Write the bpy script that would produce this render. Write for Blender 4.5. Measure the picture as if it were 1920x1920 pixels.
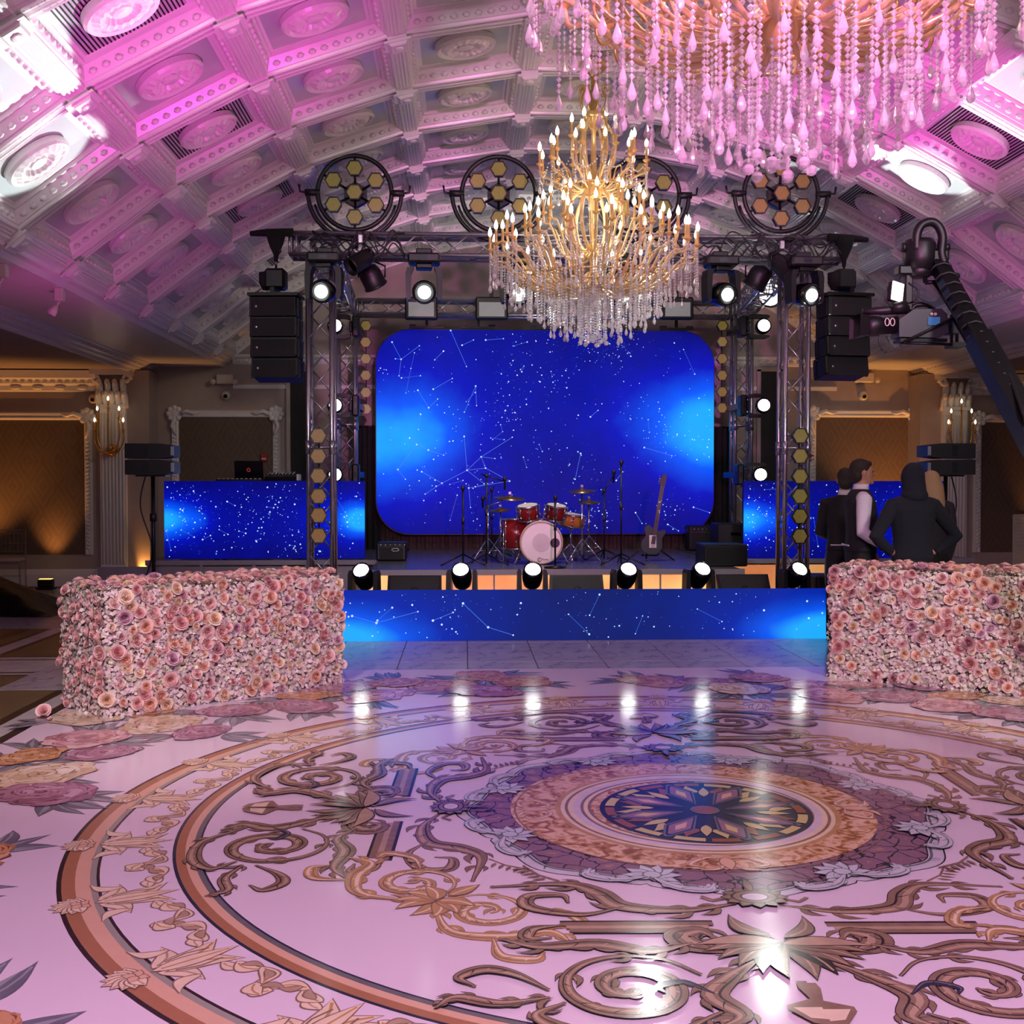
import bpy, math, random
from math import sin, cos, pi, radians as RD, sqrt
from mathutils import Vector as V, Matrix, Euler, noise as mnoise
random.seed(7)
sc = bpy.context.scene
for o in list(bpy.data.objects): bpy.data.objects.remove(o)
C = sc.collection
# ------------------------------------------------------------------ camera
F, VX, VY, H = 2100., 868., 908., 1.57
psi = math.atan((960-VX)/F); th = math.atan((960-VY)*cos(psi)/F)
cd = bpy.data.cameras.new('camera'); cam = bpy.data.objects.new('camera', cd); C.objects.link(cam)
cd.sensor_width = 36; cd.lens = 36*F/1920; cd.clip_start = .05; cd.clip_end = 100
fw = V((sin(psi)*cos(th), cos(psi)*cos(th), -sin(th)))
cam.location = (0, 0, H); cam.rotation_euler = fw.to_track_quat('-Z', 'Y').to_euler()
sc.camera = cam
rt = V((cos(psi), -sin(psi), 0)); upv = rt.cross(fw)
def ray(px, py): return fw + rt*((px-960)/F) + upv*((960-py)/F)
def at(px, py, Y):                                   # real point seen at a pixel, at depth Y
    r = ray(px, py); t = Y/r.y; return V((r.x*t, Y, H+r.z*t))
def ground(px, py, z=0):
    r = ray(px, py); t = (z-H)/r.z; return V((r.x*t, r.y*t, z))
# ------------------------------------------------------------------ world, exposure
w = bpy.data.worlds.new('world'); sc.world = w; w.use_nodes = True
w.node_tree.nodes['Background'].inputs[0].default_value = (.56, .52, .56, 1)
w.node_tree.nodes['Background'].inputs[1].default_value = .27
sc.view_settings.view_transform = 'Standard'; sc.view_settings.look = 'None'
sc.view_settings.exposure = 0.0; sc.view_settings.gamma = 1
sc.view_settings.use_curve_mapping = False
# ------------------------------------------------------------------ lights of the hall (venue lamps, plus added fill lights)
def spot(name, loc, to, col, power, ang=50, blend=.5, rad=.08):
    l = bpy.data.lights.new(name, 'SPOT'); l.color = col; l.energy = power
    l.spot_size = RD(ang); l.spot_blend = blend; l.shadow_soft_size = rad
    o = bpy.data.objects.new(name, l); C.objects.link(o); o.location = loc
    o.rotation_euler = (V(to)-V(loc)).to_track_quat('-Z', 'Y').to_euler(); return o
def point(name, loc, col, power, rad=.1):
    l = bpy.data.lights.new(name, 'POINT'); l.color = col; l.energy = power; l.shadow_soft_size = rad
    o = bpy.data.objects.new(name, l); C.objects.link(o); o.location = loc; return o
MAG = (1, .07, .70)
# magenta wash lights aimed at the vault
spot('wash_light', (-.6, 4.6, .5), (-1.9, 8.3, 4.8), MAG, 1050, 36, .9, .08)
spot('wash_light', (3.2, 6.6, .5), (3.7, 9.7, 5.0), MAG, 1100, 38, .9, .08)
spot('wash_light', (5.6, 9.6, 1.2), (5.9, 11.6, 4.2), MAG, 90, 50, .9, .08)
spot('wash_light', (-3.2, 8.5, .9), (-3.3, 11.5, 4.2), MAG, 120, 50, .9, .08)
spot('wash_light', (-2.9, 5.0, .5), (-5.2, 10.5, 3.4), MAG, 60, 40, .9, .08)
# pink wash from the hall behind, over the big chandelier and the dance floor
spot('wash_light', (1.2, -3.2, 3.4), (1.25, 4.2, 3.4), (1, .26, .74), 5200, 22, .5, .15)
spot('wash_light', (0.4, -1.5, 4.7), (1.0, 3.6, 0), (1, .64, .95), 2000, 84, .8, .4)
# white beams of the moving heads crossing the vault
spot('beam_light', (-1.0, 11.4, .8), (-3.15, 8.5, 4.0), (.93, 1, .97), 1700, 13, .15, .03)
spot('beam_light', (-.2, 11.4, .8), (-2.95, 7.2, 4.1), (.93, 1, .97), 2800, 12, .15, .03)
spot('beam_light', (.6, 11.4, .8), (-2.1, 7.1, 4.55), (.93, 1, .97), 1800, 9, .15, .03)
spot('beam_light', (2.4, 11.4, .8), (4.45, 10.9, 4.65), (.93, 1, .97), 1500, 15, .15, .03)
spot('beam_light', (1.6, 11.4, .8), (3.5, 11.8, 5.0), (.93, 1, .97), 900, 9, .15, .03)
spot('beam_light', (3.0, 11.4, .8), (4.6, 9.0, 4.6), (.93, 1, .97), 1500, 13, .15, .03)
spot('beam_light', (3.2, 11.4, 3.6), (1.3, 3.9, 0), (.95, 1, .93), 50, 30, .9, .1)
spot('beam_light', (.5, 11.4, 3.75), (1.0, 10.3, 3.4), (.97, 1, .97), 230, 50, .6, .14)
spot('beam_light', (1.9, 11.4, 3.75), (1.4, 10.3, 3.4), (.97, 1, .97), 230, 50, .6, .14)
# orange uplights at the walls
ORG = (1, .40, .09)
spot('uplight', (-6.2, 16.98, .15), (-6.2, 17.3, 1.9), ORG, 110, 62, 1, .04)
spot('uplight', (-7.4, 16.7, .15), (-6.8, 17.2, 3.0), ORG, 330, 70, 1, .04)
spot('uplight', (-4.9, 17.3, .15), (-4.3, 17.9, 3.6), ORG, 230, 56, .9, .05)
spot('uplight', (7.0, 17.0, .15), (6.4, 17.9, 3.5), ORG, 300, 60, .9, .05)
spot('uplight', (9.0, 16.9, .15), (9.0, 17.4, 3.5), ORG, 60, 40, .9, .05)
# bulbs of the chandeliers, stage light, then unseen fill lights added to brighten
point('chandelier_bulbs', (1.2, 10.3, 4.0), (1, .88, .68), 22, .35)
point('chandelier_bulbs', (1.2, 4.22, 3.9), (1, .5, .7), 40, .35)
spot('stage_light', (1.2, 12.1, 4.1), (1.2, 14.0, .6), (1, .95, .92), 240, 90, .9, .1)
spot('fill_light', (-2.2, 3.0, 4.2), (-1.6, 7.4, .5), (1, .86, .84), 700, 44, .9, .3)  # added fill, no visible fixture, brightens the flower walls
spot('fill_light', (4.4, 3.0, 4.2), (4.2, 7.6, .5), (1, .92, .80), 800, 44, .9, .3)
spot('fill_light', (-1.6, 2.0, 4.4), (0.2, 12.0, 2.8), (1, .95, .97), 520, 46, .9, .3)  # added fill from the camera side, lifts trusses and stage
spot('fill_light', (4.2, 2.0, 4.4), (2.4, 12.0, 2.8), (1, .95, .97), 520, 46, .9, .3)
spot('fill_light', (1.2, 11.5, 4.6), (-3.2, 17.8, 2.5), (1, .86, .68), 230, 62, .9, .2)  # added fill to lighten the back wall, no fixture there
spot('fill_light', (1.2, 11.5, 4.6), (5.6, 17.8, 2.5), (1, .86, .68), 230, 62, .9, .2)
spot('fill_light', (1.2, 12.5, 2.5), (1.2, 17.8, 4.4), (1, .97, .88), 200, 90, .9, .2)
# ------------------------------------------------------------------ materials
def S(*c): return tuple(((x/255.+.055)/1.055)**2.4 if x > 10 else x/255./12.92 for x in c)
MATS = {}
def mat(name, col=(.5, .5, .5), rough=.5, metal=0, var=.08, scale=6., bump=0., emit=None, es=0, spec=.5, trans=0, alpha=1, coat=0, bscale=None, sheen=0):
    if name in MATS: return MATS[name]
    m = bpy.data.materials.new(name); m.use_nodes = True; nt = m.node_tree; b = nt.nodes['Principled BSDF']
    b.inputs['Roughness'].default_value = rough; b.inputs['Metallic'].default_value = metal
    b.inputs['Specular IOR Level'].default_value = spec; b.inputs['Transmission Weight'].default_value = trans
    b.inputs['Alpha'].default_value = alpha; b.inputs['Coat Weight'].default_value = coat
    tc = nt.nodes.new('ShaderNodeTexCoord'); nz = nt.nodes.new('ShaderNodeTexNoise')
    nz.inputs['Scale'].default_value = scale; nz.inputs['Detail'].default_value = 3
    nt.links.new(tc.outputs['Object'], nz.inputs['Vector'])
    rp = nt.nodes.new('ShaderNodeValToRGB')
    rp.color_ramp.elements[0].position = .3; rp.color_ramp.elements[1].position = .7
    rp.color_ramp.elements[0].color = tuple(x*(1-var) for x in col[:3])+(1,)
    rp.color_ramp.elements[1].color = tuple(min(1, x*(1+var)) for x in col[:3])+(1,)
    nt.links.new(nz.outputs['Fac'], rp.inputs['Fac']); nt.links.new(rp.outputs['Color'], b.inputs['Base Color'])
    if bump:
        n2 = nt.nodes.new('ShaderNodeTexNoise'); n2.inputs['Scale'].default_value = bscale or scale*6; n2.inputs['Detail'].default_value = 4
        nt.links.new(tc.outputs['Object'], n2.inputs['Vector'])
        bp = nt.nodes.new('ShaderNodeBump'); bp.inputs['Strength'].default_value = bump; bp.inputs['Distance'].default_value = .01
        nt.links.new(n2.outputs['Fac'], bp.inputs['Height']); nt.links.new(bp.outputs['Normal'], b.inputs['Normal'])
    if emit:
        b.inputs['Emission Color'].default_value = tuple(emit)+(1,); b.inputs['Emission Strength'].default_value = es
    MATS[name] = m; return m
def noemit(m):
    try: m.cycles.emission_sampling = 'NONE'
    except Exception: pass
    return m
plaster = mat('plaster', S(226, 222, 222), .28, var=.02, bump=.08, bscale=40)
plaster_w = mat('plaster_wall', S(176, 164, 158), .6, var=.04)
taupe = mat('taupe_paint', S(166, 152, 146), .7, var=.04)
black = mat('black_plastic', S(16, 16, 18), .45, var=.2)
blackm = mat('black_metal', S(22, 22, 25), .35, metal=.4, var=.2)
glossb = mat('gloss_black', S(10, 10, 12), .15)
alu = mat('aluminium', S(178, 176, 182), .3, metal=.9, var=.1)
chrome = mat('chrome', S(205, 205, 210), .12, metal=1)
gold = mat('gold', S(216, 160, 72), .22, metal=.75, var=.15)
darkcloth = mat('black_cloth', S(13, 13, 15), .95, var=.3, bump=.3)
lens = noemit(mat('lit_lens', (1, 1, 1), .3, emit=(.95, 1, .98), es=14))
# ------------------------------------------------------------------ mesh builder
def frame_of(d):
    d = d.normalized(); a = V((0, 0, 1)) if abs(d.z) < .9 else V((1, 0, 0))
    x = a.cross(d).normalized(); return x, d.cross(x)
class MB:
    def __init__(s): s.v = []; s.f = []; s.m = []; s.sm = []; s.M = Matrix(); s.mi = 0
    def add(s, vs, fs, smooth=False, mi=None):
        n = len(s.v); s.v += [tuple(s.M @ V(p)) for p in vs]
        s.f += [tuple(i+n for i in f) for f in fs]; k = s.mi if mi is None else mi
        s.m += [k]*len(fs); s.sm += [smooth]*len(fs); return s
    def box(s, c, d, R=None, mi=None, ch=0):
        x, y, z = d[0]/2, d[1]/2, d[2]/2
        if ch:
            e = min(ch, x*.9, y*.9, z*.9); P = []
            for sx in (-1, 1):
                for sy in (-1, 1):
                    for sz in (-1, 1): P += [(sx*(x-e), sy*(y-e), sz*z), (sx*(x-e), sy*y, sz*(z-e)), (sx*x, sy*(y-e), sz*(z-e))]
            idx = lambda sx, sy, sz, k: (((sx > 0)*4+(sy > 0)*2+(sz > 0))*3+k)
            fs = []
            for g in (-1, 1):
                fs += [(idx(-1, -1, g, 0), idx(1, -1, g, 0), idx(1, 1, g, 0), idx(-1, 1, g, 0)), (idx(-1, g, -1, 1), idx(1, g, -1, 1), idx(1, g, 1, 1), idx(-1, g, 1, 1)), (idx(g, -1, -1, 2), idx(g, 1, -1, 2), idx(g, 1, 1, 2), idx(g, -1, 1, 2))]
                for h in (-1, 1):
                    fs += [(idx(-1, g, h, 0), idx(1, g, h, 0), idx(1, g, h, 1), idx(-1, g, h, 1)), (idx(g, -1, h, 0), idx(g, 1, h, 0), idx(g, 1, h, 2), idx(g, -1, h, 2)), (idx(g, h, -1, 1), idx(g, h, 1, 1), idx(g, h, 1, 2), idx(g, h, -1, 2))]
                    for k in (-1, 1): fs.append((idx(g, h, k, 0), idx(g, h, k, 1), idx(g, h, k, 2)))
        else:
            P = [(a*x, b*y, g*z) for a in (-1, 1) for b in (-1, 1) for g in (-1, 1)]
            fs = [(0, 1, 3, 2), (4, 6, 7, 5), (0, 4, 5, 1), (2, 3, 7, 6), (0, 2, 6, 4), (1, 5, 7, 3)]
        Q = [V(p) for p in P]
        if R is not None: Q = [R @ q for q in Q]
        return s.add([q+V(c) for q in Q], fs, mi=mi)
    def tube(s, pts, r, seg=8, caps=True, mi=None, closed=False, smooth=True):
        P = [V(p) for p in pts]; n = len(P); rs = r if isinstance(r, (list, tuple)) else [r]*n
        vs = []; X = None
        for i, p in enumerate(P):
            if closed: d = P[(i+1) % n]-P[i-1]
            else: d = P[min(i+1, n-1)]-P[max(i-1, 0)]
            d.normalize()
            if X is None: X, Yv = frame_of(d)
            else:
                X = (X-d*X.dot(d)); X = X.normalized() if X.length > 1e-6 else frame_of(d)[0]; Yv = d.cross(X)
            for k in range(seg):
                a = 2*pi*k/seg; vs.append(p+X*cos(a)*rs[i]+Yv*sin(a)*rs[i])
        fs = []
        for i in range(n if closed else n-1):
            j = (i+1) % n
            for k in range(seg): fs.append((i*seg+k, i*seg+(k+1) % seg, j*seg+(k+1) % seg, j*seg+k))
        if caps and not closed: fs += [tuple(range(seg))[::-1], tuple((n-1)*seg+k for k in range(seg))]
        return s.add(vs, fs, smooth, mi)
    def rod(s, a, b, r, seg=8, mi=None): return s.tube([a, b], r, seg, mi=mi)
    def lathe(s, prof, seg=16, o=(0, 0, 0), ax=(0, 0, 1), mi=None, smooth=True, sx=1, sy=1):
        ax = V(ax).normalized(); X, Yv = frame_of(ax); vs = []; o = V(o)
        for r, z in prof:
            for k in range(seg):
                a = 2*pi*k/seg; vs.append(o+X*cos(a)*r*sx+Yv*sin(a)*r*sy+ax*z)
        fs = []
        for i in range(len(prof)-1):
            for k in range(seg): fs.append((i*seg+k, i*seg+(k+1) % seg, (i+1)*seg+(k+1) % seg, (i+1)*seg+k))
        if prof[0][0] > .0015 and abs(prof[0][1]-prof[1][1]) > 1e-6: fs.append(tuple(range(seg))[::-1])
        if prof[-1][0] > .0015 and abs(prof[-1][1]-prof[-2][1]) > 1e-6: fs.append(tuple((len(prof)-1)*seg+k for k in range(seg)))
        return s.add(vs, fs, smooth, mi)
    def ell(s, c, r, seg=12, rings=8, mi=None, R=None):
        vs = []; fs = []
        for i in range(rings+1):
            a = pi*i/rings
            for k in range(seg):
                b = 2*pi*k/seg; p = V((r[0]*sin(a)*cos(b), r[1]*sin(a)*sin(b), r[2]*cos(a)))
                if R is not None: p = R @ p
                vs.append(p+V(c))
        for i in range(rings):
            for k in range(seg): fs.append((i*seg+k, (i+1)*seg+k, (i+1)*seg+(k+1) % seg, i*seg+(k+1) % seg))
        return s.add(vs, fs, True, mi)
    def prism(s, poly, a, b, ax='y', mi=None, smooth=False):   # poly in the two other axes, extruded a..b
        n = len(poly); f = {'y': lambda p, t: (p[0], t, p[1]), 'z': lambda p, t: (p[0], p[1], t), 'x': lambda p, t: (t, p[0], p[1])}[ax]
        vs = [f(p, a) for p in poly]+[f(p, b) for p in poly]
        fs = [tuple(range(n)), tuple(range(2*n-1, n-1, -1))]
        s.add(vs, fs, False, mi)
        return s.add(vs, [(i, (i+1) % n, n+(i+1) % n, n+i) for i in range(n)], smooth, mi)
    def mesh(s, name, mats):
        me = bpy.data.meshes.new(name); me.from_pydata(s.v, [], s.f); 
        for m in (mats if isinstance(mats, (list, tuple)) else [mats]): me.materials.append(m)
        me.polygons.foreach_set('material_index', s.m); me.polygons.foreach_set('use_smooth', s.sm); me.update(); return me
def put(name, me, parent=None, loc=(0, 0, 0), rot=(0, 0, 0), scale=(1, 1, 1), **kw):
    o = bpy.data.objects.new(name, me); C.objects.link(o); o.location = loc; o.rotation_euler = rot; o.scale = scale
    if parent is not None: o.parent = parent
    for k, v in kw.items(): o[k] = v
    return o
def part(name, mb, mats, parent=None, loc=(0, 0, 0), rot=(0, 0, 0), **kw): return put(name, mb.mesh(name, mats), parent, loc, rot, **kw)
def thing(name, label, cat, loc=(0, 0, 0), rotz=0, group=None, rot=None):
    o = bpy.data.objects.new(name, None); C.objects.link(o); o.location = loc; o.rotation_euler = rot or (0, 0, rotz)
    o.empty_display_size = .1; o['label'] = label; o['category'] = cat
    if group: o['group'] = group
    return o
def struct(name, mb, mats, parent=None, **kw):
    o = part(name, mb, mats, parent, **kw)
    if parent is None: o['kind'] = 'structure'
    return o
def dup(root, label, loc, rot=None, group=None):
    def cp(o, p):
        c = o.copy(); C.objects.link(c); c.parent = p
        for ch in o.children: cp(ch, c)
        return c
    r = cp(root, None); r['label'] = label; r.location = loc
    if rot is not None: r.rotation_euler = rot
    if group: r['group'] = group
    return r
def cr(P, n=6):                                              # catmull-rom
    P = [V(p) for p in P]; Q = [P[0]*2-P[1]]+P+[P[-1]*2-P[-2]]; out = []
    for i in range(1, len(Q)-2):
        for k in range(n):
            t = k/n; a, b, c, d = Q[i-1], Q[i], Q[i+1], Q[i+2]
            out.append(.5*((2*b)+(c-a)*t+(2*a-5*b+4*c-d)*t*t+(3*b-a-3*c+d)*t**3))
    out.append(P[-1]); return out
CX = 1.2; BY = 17.8
# ------------------------------------------------------------------ floor
marble = mat('grey_marble', S(176, 170, 178), .2, var=.06, scale=2.5, spec=.35)
def veins(m, col, sc_=1.6):
    nt = m.node_tree; b = nt.nodes['Principled BSDF']; src = b.inputs['Base Color'].links[0].from_socket
    tc = nt.nodes.new('ShaderNodeTexCoord'); n = nt.nodes.new('ShaderNodeTexNoise'); n.inputs['Scale'].default_value = sc_; n.inputs['Detail'].default_value = 8; n.inputs['Distortion'].default_value = 1.6
    nt.links.new(tc.outputs['Object'], n.inputs['Vector'])
    r = nt.nodes.new('ShaderNodeValToRGB'); e = r.color_ramp.elements
    e[0].position = .485; e[0].color = (0, 0, 0, 1); e[1].position = .5; e[1].color = (.8, .8, .8, 1); x = e.new(.515); x.color = (0, 0, 0, 1)
    mx = nt.nodes.new('ShaderNodeMix'); mx.data_type = 'RGBA'; mx.inputs['B'].default_value = tuple(col)+(1,)
    nt.links.new(n.outputs['Fac'], r.inputs['Fac']); nt.links.new(r.outputs['Color'], mx.inputs['Factor']); nt.links.new(src, mx.inputs['A']); nt.links.new(mx.outputs['Result'], b.inputs['Base Color'])
veins(marble, S(110, 106, 112))
grout = mat('grout', S(70, 66, 70), .6); oliv = mat('olive_stone', S(104, 92, 66), .3, var=.2, scale=3)
darkst = mat('dark_stone', S(48, 36, 34), .3); whitest = mat('white_stone', S(190, 186, 184), .25)
fl = struct('floor', MB().box((CX, 7, -.06), (22, 26, .1)), grout)
tl = MB().box((0, 0, -.008), (.594, 1.194, .016), ch=.003).mesh('tile', marble)
for i in range(-4, 12):
    for j in range(3): put('tile', tl, fl, (-1.18+.6*i+.3+.02, 11.63-1.2*j, .008), rot=(0, 0, 0))
b = MB()
b.box((CX, 15.5, -.002), (19, 6.4, .012)); part('marble_floor', b, marble, fl)
xs = [(-9.0, -5.75, oliv), (-5.75, -5.68, darkst), (-5.68, -5.52, whitest), (-5.52, -5.45, darkst), (-5.45, -4.78, oliv), (-4.78, -4.66, darkst), (-4.66, -4.5, oliv), (-4.5, -4.44, darkst), (-4.44, -4.26, whitest), (-4.26, -4.2, darkst)]
st = [(a, c, -2, 12.3, m) for a, c, m in xs]+[(-4.2, -3.08, -2, 9.28, oliv), (-4.2, -3.08, 9.28, 9.33, darkst), (-4.2, -3.08, 9.33, 9.42, whitest), (-4.2, -3.08, 9.42, 9.47, darkst), (-4.2, -3.08, 9.47, 10.1, whitest), (-4.2, -3.08, 10.1, 10.15, darkst), (-4.2, -3.08, 10.15, 10.28, whitest), (-4.2, -3.08, 10.28, 10.33, darkst), (-4.2, -3.6, 10.33, 12.3, oliv),
    (-3.08, -3.0, -2, 9.4, darkst), (-3.0, -2.86, -2, 9.4, whitest), (-2.86, -2.79, -2, 9.4, darkst), (5.2, 9, -2, 10.4, marble), (6.0, 9, 10.4, 12.3, marble)]
for a, c, d, e, m in st: part('stone_strip', MB().box(((a+c)/2, (d+e)/2, -.004), (c-a-.002, e-d-.002, .02)), m, fl)
# ------------------------------------------------------------------ printed dance-floor mat
MX, MY = 1.13, 5.3
vinyl = mat('vinyl', S(228, 208, 222), .12, var=.015, scale=1.2, spec=.36)
mt = thing('dance_floor_mat', 'glossy pinkish white vinyl dance floor printed with baroque scrolls and roses', 'dance floor', (MX, MY, .008))
part('vinyl_sheet', MB().box((.03, -.15, .0), (7.86, 8.5, .012)), vinyl, mt)
PR = {}
def pm(n, *c, var=.07): PR[n] = mat('print_'+n, S(*c), .15, var=var, scale=14, spec=.42); return PR[n]
PL = [pm('dark', 52, 36, 38), pm('brown', 140, 110, 92, var=.16), pm('tan', 182, 150, 126, var=.12), pm('cream', 232, 206, 178), pm('gold', 190, 146, 98, var=.12), pm('navy', 46, 44, 66),
      pm('stripe', 170, 116, 84, var=.03), pm('peach', 222, 176, 148, var=.02), pm('sage', 158, 152, 142, var=.02), pm('mauve', 150, 112, 130), pm('pale', 196, 200, 208), pm('yellow', 208, 190, 124), pm('grey', 112, 106, 110), pm('rust', 150, 92, 66), pm('white', 214, 196, 210)]
DK, BR, TN, CR_, GD, NV, STP, PCH, SG, MV, PLE, YL, GR, RU, WH = range(15)
class PB(MB):                                                 # flat print: every new piece a hair above the last
    def __init__(s, z=.0065): super().__init__(); s.z = z
    def poly(s, P, mi):
        s.z += .000015; s.add([(p[0], p[1], s.z) for p in P], [tuple(range(len(P)))], mi=mi)
    def stroke(s, P, w, mi, off=0):
        P = [V((p[0], p[1], 0)) for p in P]; n = len(P); s.z += .000015; L = []; R_ = []
        for i, p in enumerate(P):
            d = (P[min(i+1, n-1)]-P[max(i-1, 0)]); d.normalize(); nn = V((-d.y, d.x, 0)); ww = w(i/(n-1)) if callable(w) else w
            o = off*ww; L.append(p+nn*(ww/2+o)); R_.append(p-nn*(ww/2-o))
        vs = [(p.x, p.y, s.z) for p in L+R_]; s.add(vs, [(n+i, n+i+1, i+1, i) for i in range(n-1)], mi=mi)
    def ring(s, r0, r1, mi, n=120, c=(0, 0), a0=0, a1=2*pi):
        s.z += .000015; vs = []
        for k in range(n+1):
            a = a0+(a1-a0)*k/n; vs += [(c[0]+r0*cos(a), c[1]+r0*sin(a), s.z), (c[0]+r1*cos(a), c[1]+r1*sin(a), s.z)]
        s.add(vs, [(2*k, 2*k+1, 2*k+3, 2*k+2) for k in range(n)], mi=mi)
    def leaf(s, a, b, w, fill, out=DK, bend=0, n=8, o=.008, vein=None):
        a = V((a[0], a[1])); b = V((b[0], b[1])); d = b-a; L = d.length; d = d/L; nn = V((-d.y, d.x))
        def pts(ww, ex):
            U = []; W = []
            for i in range(n+1):
                t = i/n; c = a+d*(L*t*(1+ex)-L*ex/2)+nn*(bend*sin(pi*t)*L); h = ww*(sin(pi*min(1, t*1.02)**.8))/2
                U.append(c+nn*h); W.append(c-nn*h)
            return U+W[::-1][1:-1]
        if out is not None: s.poly(pts(w+o*1.6, o*1.5/L), out)
        s.poly(pts(w, 0), fill)
        if vein is not None: s.stroke([a+d*L*t+nn*(bend*sin(pi*t)*L) for t in (.1, .3, .5, .7, .9)], w*.12, vein)
    def acan(s, P, w, cols=(DK, BR, TN), lobes=0, side=1, n=6, curl=0):
        w = w*.84; P = cr([V((p[0], p[1], 0)) for p in P], n); N = len(P)
        wf = lambda t: w*(.13+1.3*sin(pi*min(1, max(0, t*.92+.04)))**1.7)
        nl = lobes+3 if lobes else 0
        for k in range(nl):
            t = .1+.8*k/max(1, nl-1); i = int(t*(N-1)); d = (P[min(i+1, N-1)]-P[max(i-1, 0)]).normalized()
            for sd, f in ((side, 1), (-side, .55)):
                nn = V((-d.y, d.x, 0))*sd; L = f*(.75+.35*sin(k*2.3))
                s.leaf(P[i]-d*w*.5+nn*w*.1, P[i]+nn*w*L+d*w*(1.15*L+.25), w*.5*f, cols[1], cols[0], bend=.2*sd, n=5, o=.0035)
                if f == 1: s.leaf(P[i]-d*w*.1, P[i]+nn*w*.8*L+d*w*(.9*L), w*.16, cols[2] if k % 2 else cols[0], None, bend=.2*sd, n=4)
        s.stroke(P, lambda t: wf(t)+.006, cols[0]); s.stroke(P, wf, cols[1]); s.stroke(P, lambda t: wf(t)*.26, cols[2], off=.8*side)
        a = int(N*.15); b = int(N*.8); s.stroke(P[a:b], lambda t: w*.13*sin(pi*t)**.5+.001, cols[0], off=-1.6*side)
        for k in range(int(N*.5)):
            i = int(N*.2+k*1.1); 
            if i >= N-2: break
            d = (P[i+1]-P[i-1]).normalized(); nn = V((-d.y, d.x, 0))*side; h = wf(i/(N-1))*.42
            if k % 3 == 0: s.stroke([P[i]-nn*h*.2, P[i]+nn*h*.4+d*h*.5, P[i]+nn*h*.9+d*h*1.2], lambda t: .006*(1-t)+.001, cols[0] if k % 2 else cols[2])
        e = P[-1]; d = (P[-1]-P[-2]).normalized(); nn = V((-d.y, d.x, 0))*side; s.poly([(e.x+w*.2*cos(RD(x)), e.y+w*.2*sin(RD(x))) for x in range(0, 360, 45)], cols[1])
def spi(cx, cy, r0, r1, a0, turns, n=20): return [(cx+(r0+(r1-r0)*k/n)*cos(RD(a0)+2*pi*turns*k/n), cy+(r0+(r1-r0)*k/n)*sin(RD(a0)+2*pi*turns*k/n)) for k in range(n+1)]
def build_print(name, p, **kw):
    return p.mesh(name, PL)
# rings: dark line, brown, peach, grey, dark line
RO, RI = 2.86, 2.42
p = PB(.0062)
for (r1, seq) in ((RO, ((.018, DK), (.05, STP), (.055, PCH), (.024, SG), (.012, DK))), (RI, ((.014, NV), (.038, STP), (.034, PCH), (.022, GR), (.009, NV)))):
    r = r1
    for w_, mi in seq: p.ring(r-w_, r, mi, 160); r -= w_
part('printed_ring', p, PL, mt)
# acanthus cluster, pointing inward (local -y is outward)
def cluster():
    p = PB(.0075); r = 2.79
    for sgn in (1, -1):
        X = lambda u, v: (sgn*u, -v)
        p.leaf(X(.02, r-.07), X(.16, r-.16), .07, CR_, BR, bend=.2*sgn, vein=TN)
        p.leaf(X(.12, r-.17), X(.2, r-.06), .045, CR_, BR, bend=-.25*sgn)
        p.leaf(X(.03, r-.1), X(.1, r-.33), .085, CR_, BR, bend=.15*sgn, vein=GD)
        p.leaf(X(.08, r-.26), X(.17, r-.31), .05, CR_, BR, bend=-.2*sgn, vein=TN)
        P = [(.11, r-.3), (.2, r-.34), (.29, r-.27), (.36, r-.24)]
        for i in range(3):
            a, b_ = P[i], P[i+1]; p.leaf(X(*a), X(b_[0]+.02, b_[1]), .062, CR_, BR, bend=(.22 if i % 2 else -.22)*sgn, vein=GD)
            p.leaf(X(a[0]+.03, a[1]), X(a[0]+.09, a[1]+.045*(1 if i % 2 else -1)), .03, TN, BR, bend=.2)
        p.stroke([X(.04, r-.12), X(.06, r-.2), X(.05, r-.28)], .008, BR)
    p.leaf((0, -(r-.06)), (0, -(r-.36)), .07, CR_, BR, vein=GD)
    for k in range(9):
        a = RD(-90+(k-4)*24); q = V((0, -(r+.005))); p.leaf(q, q+V((cos(a), sin(a)))*(.098-.004*abs(k-4)), .052, CR_, BR, vein=TN, o=.007)
    for k in range(4):
        a = RD(45+90*k); p.leaf((0, -r+.005), (cos(a)*.045, -r+.005+sin(a)*.045), .032, PCH, BR, o=.006)
    return p.mesh('printed_acanthus', PL)
me = cluster()
for k in range(24): put('printed_acanthus', me, mt, (0, 0, .0006*(k % 2)), (0, 0, RD(15*k-6)))
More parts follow.
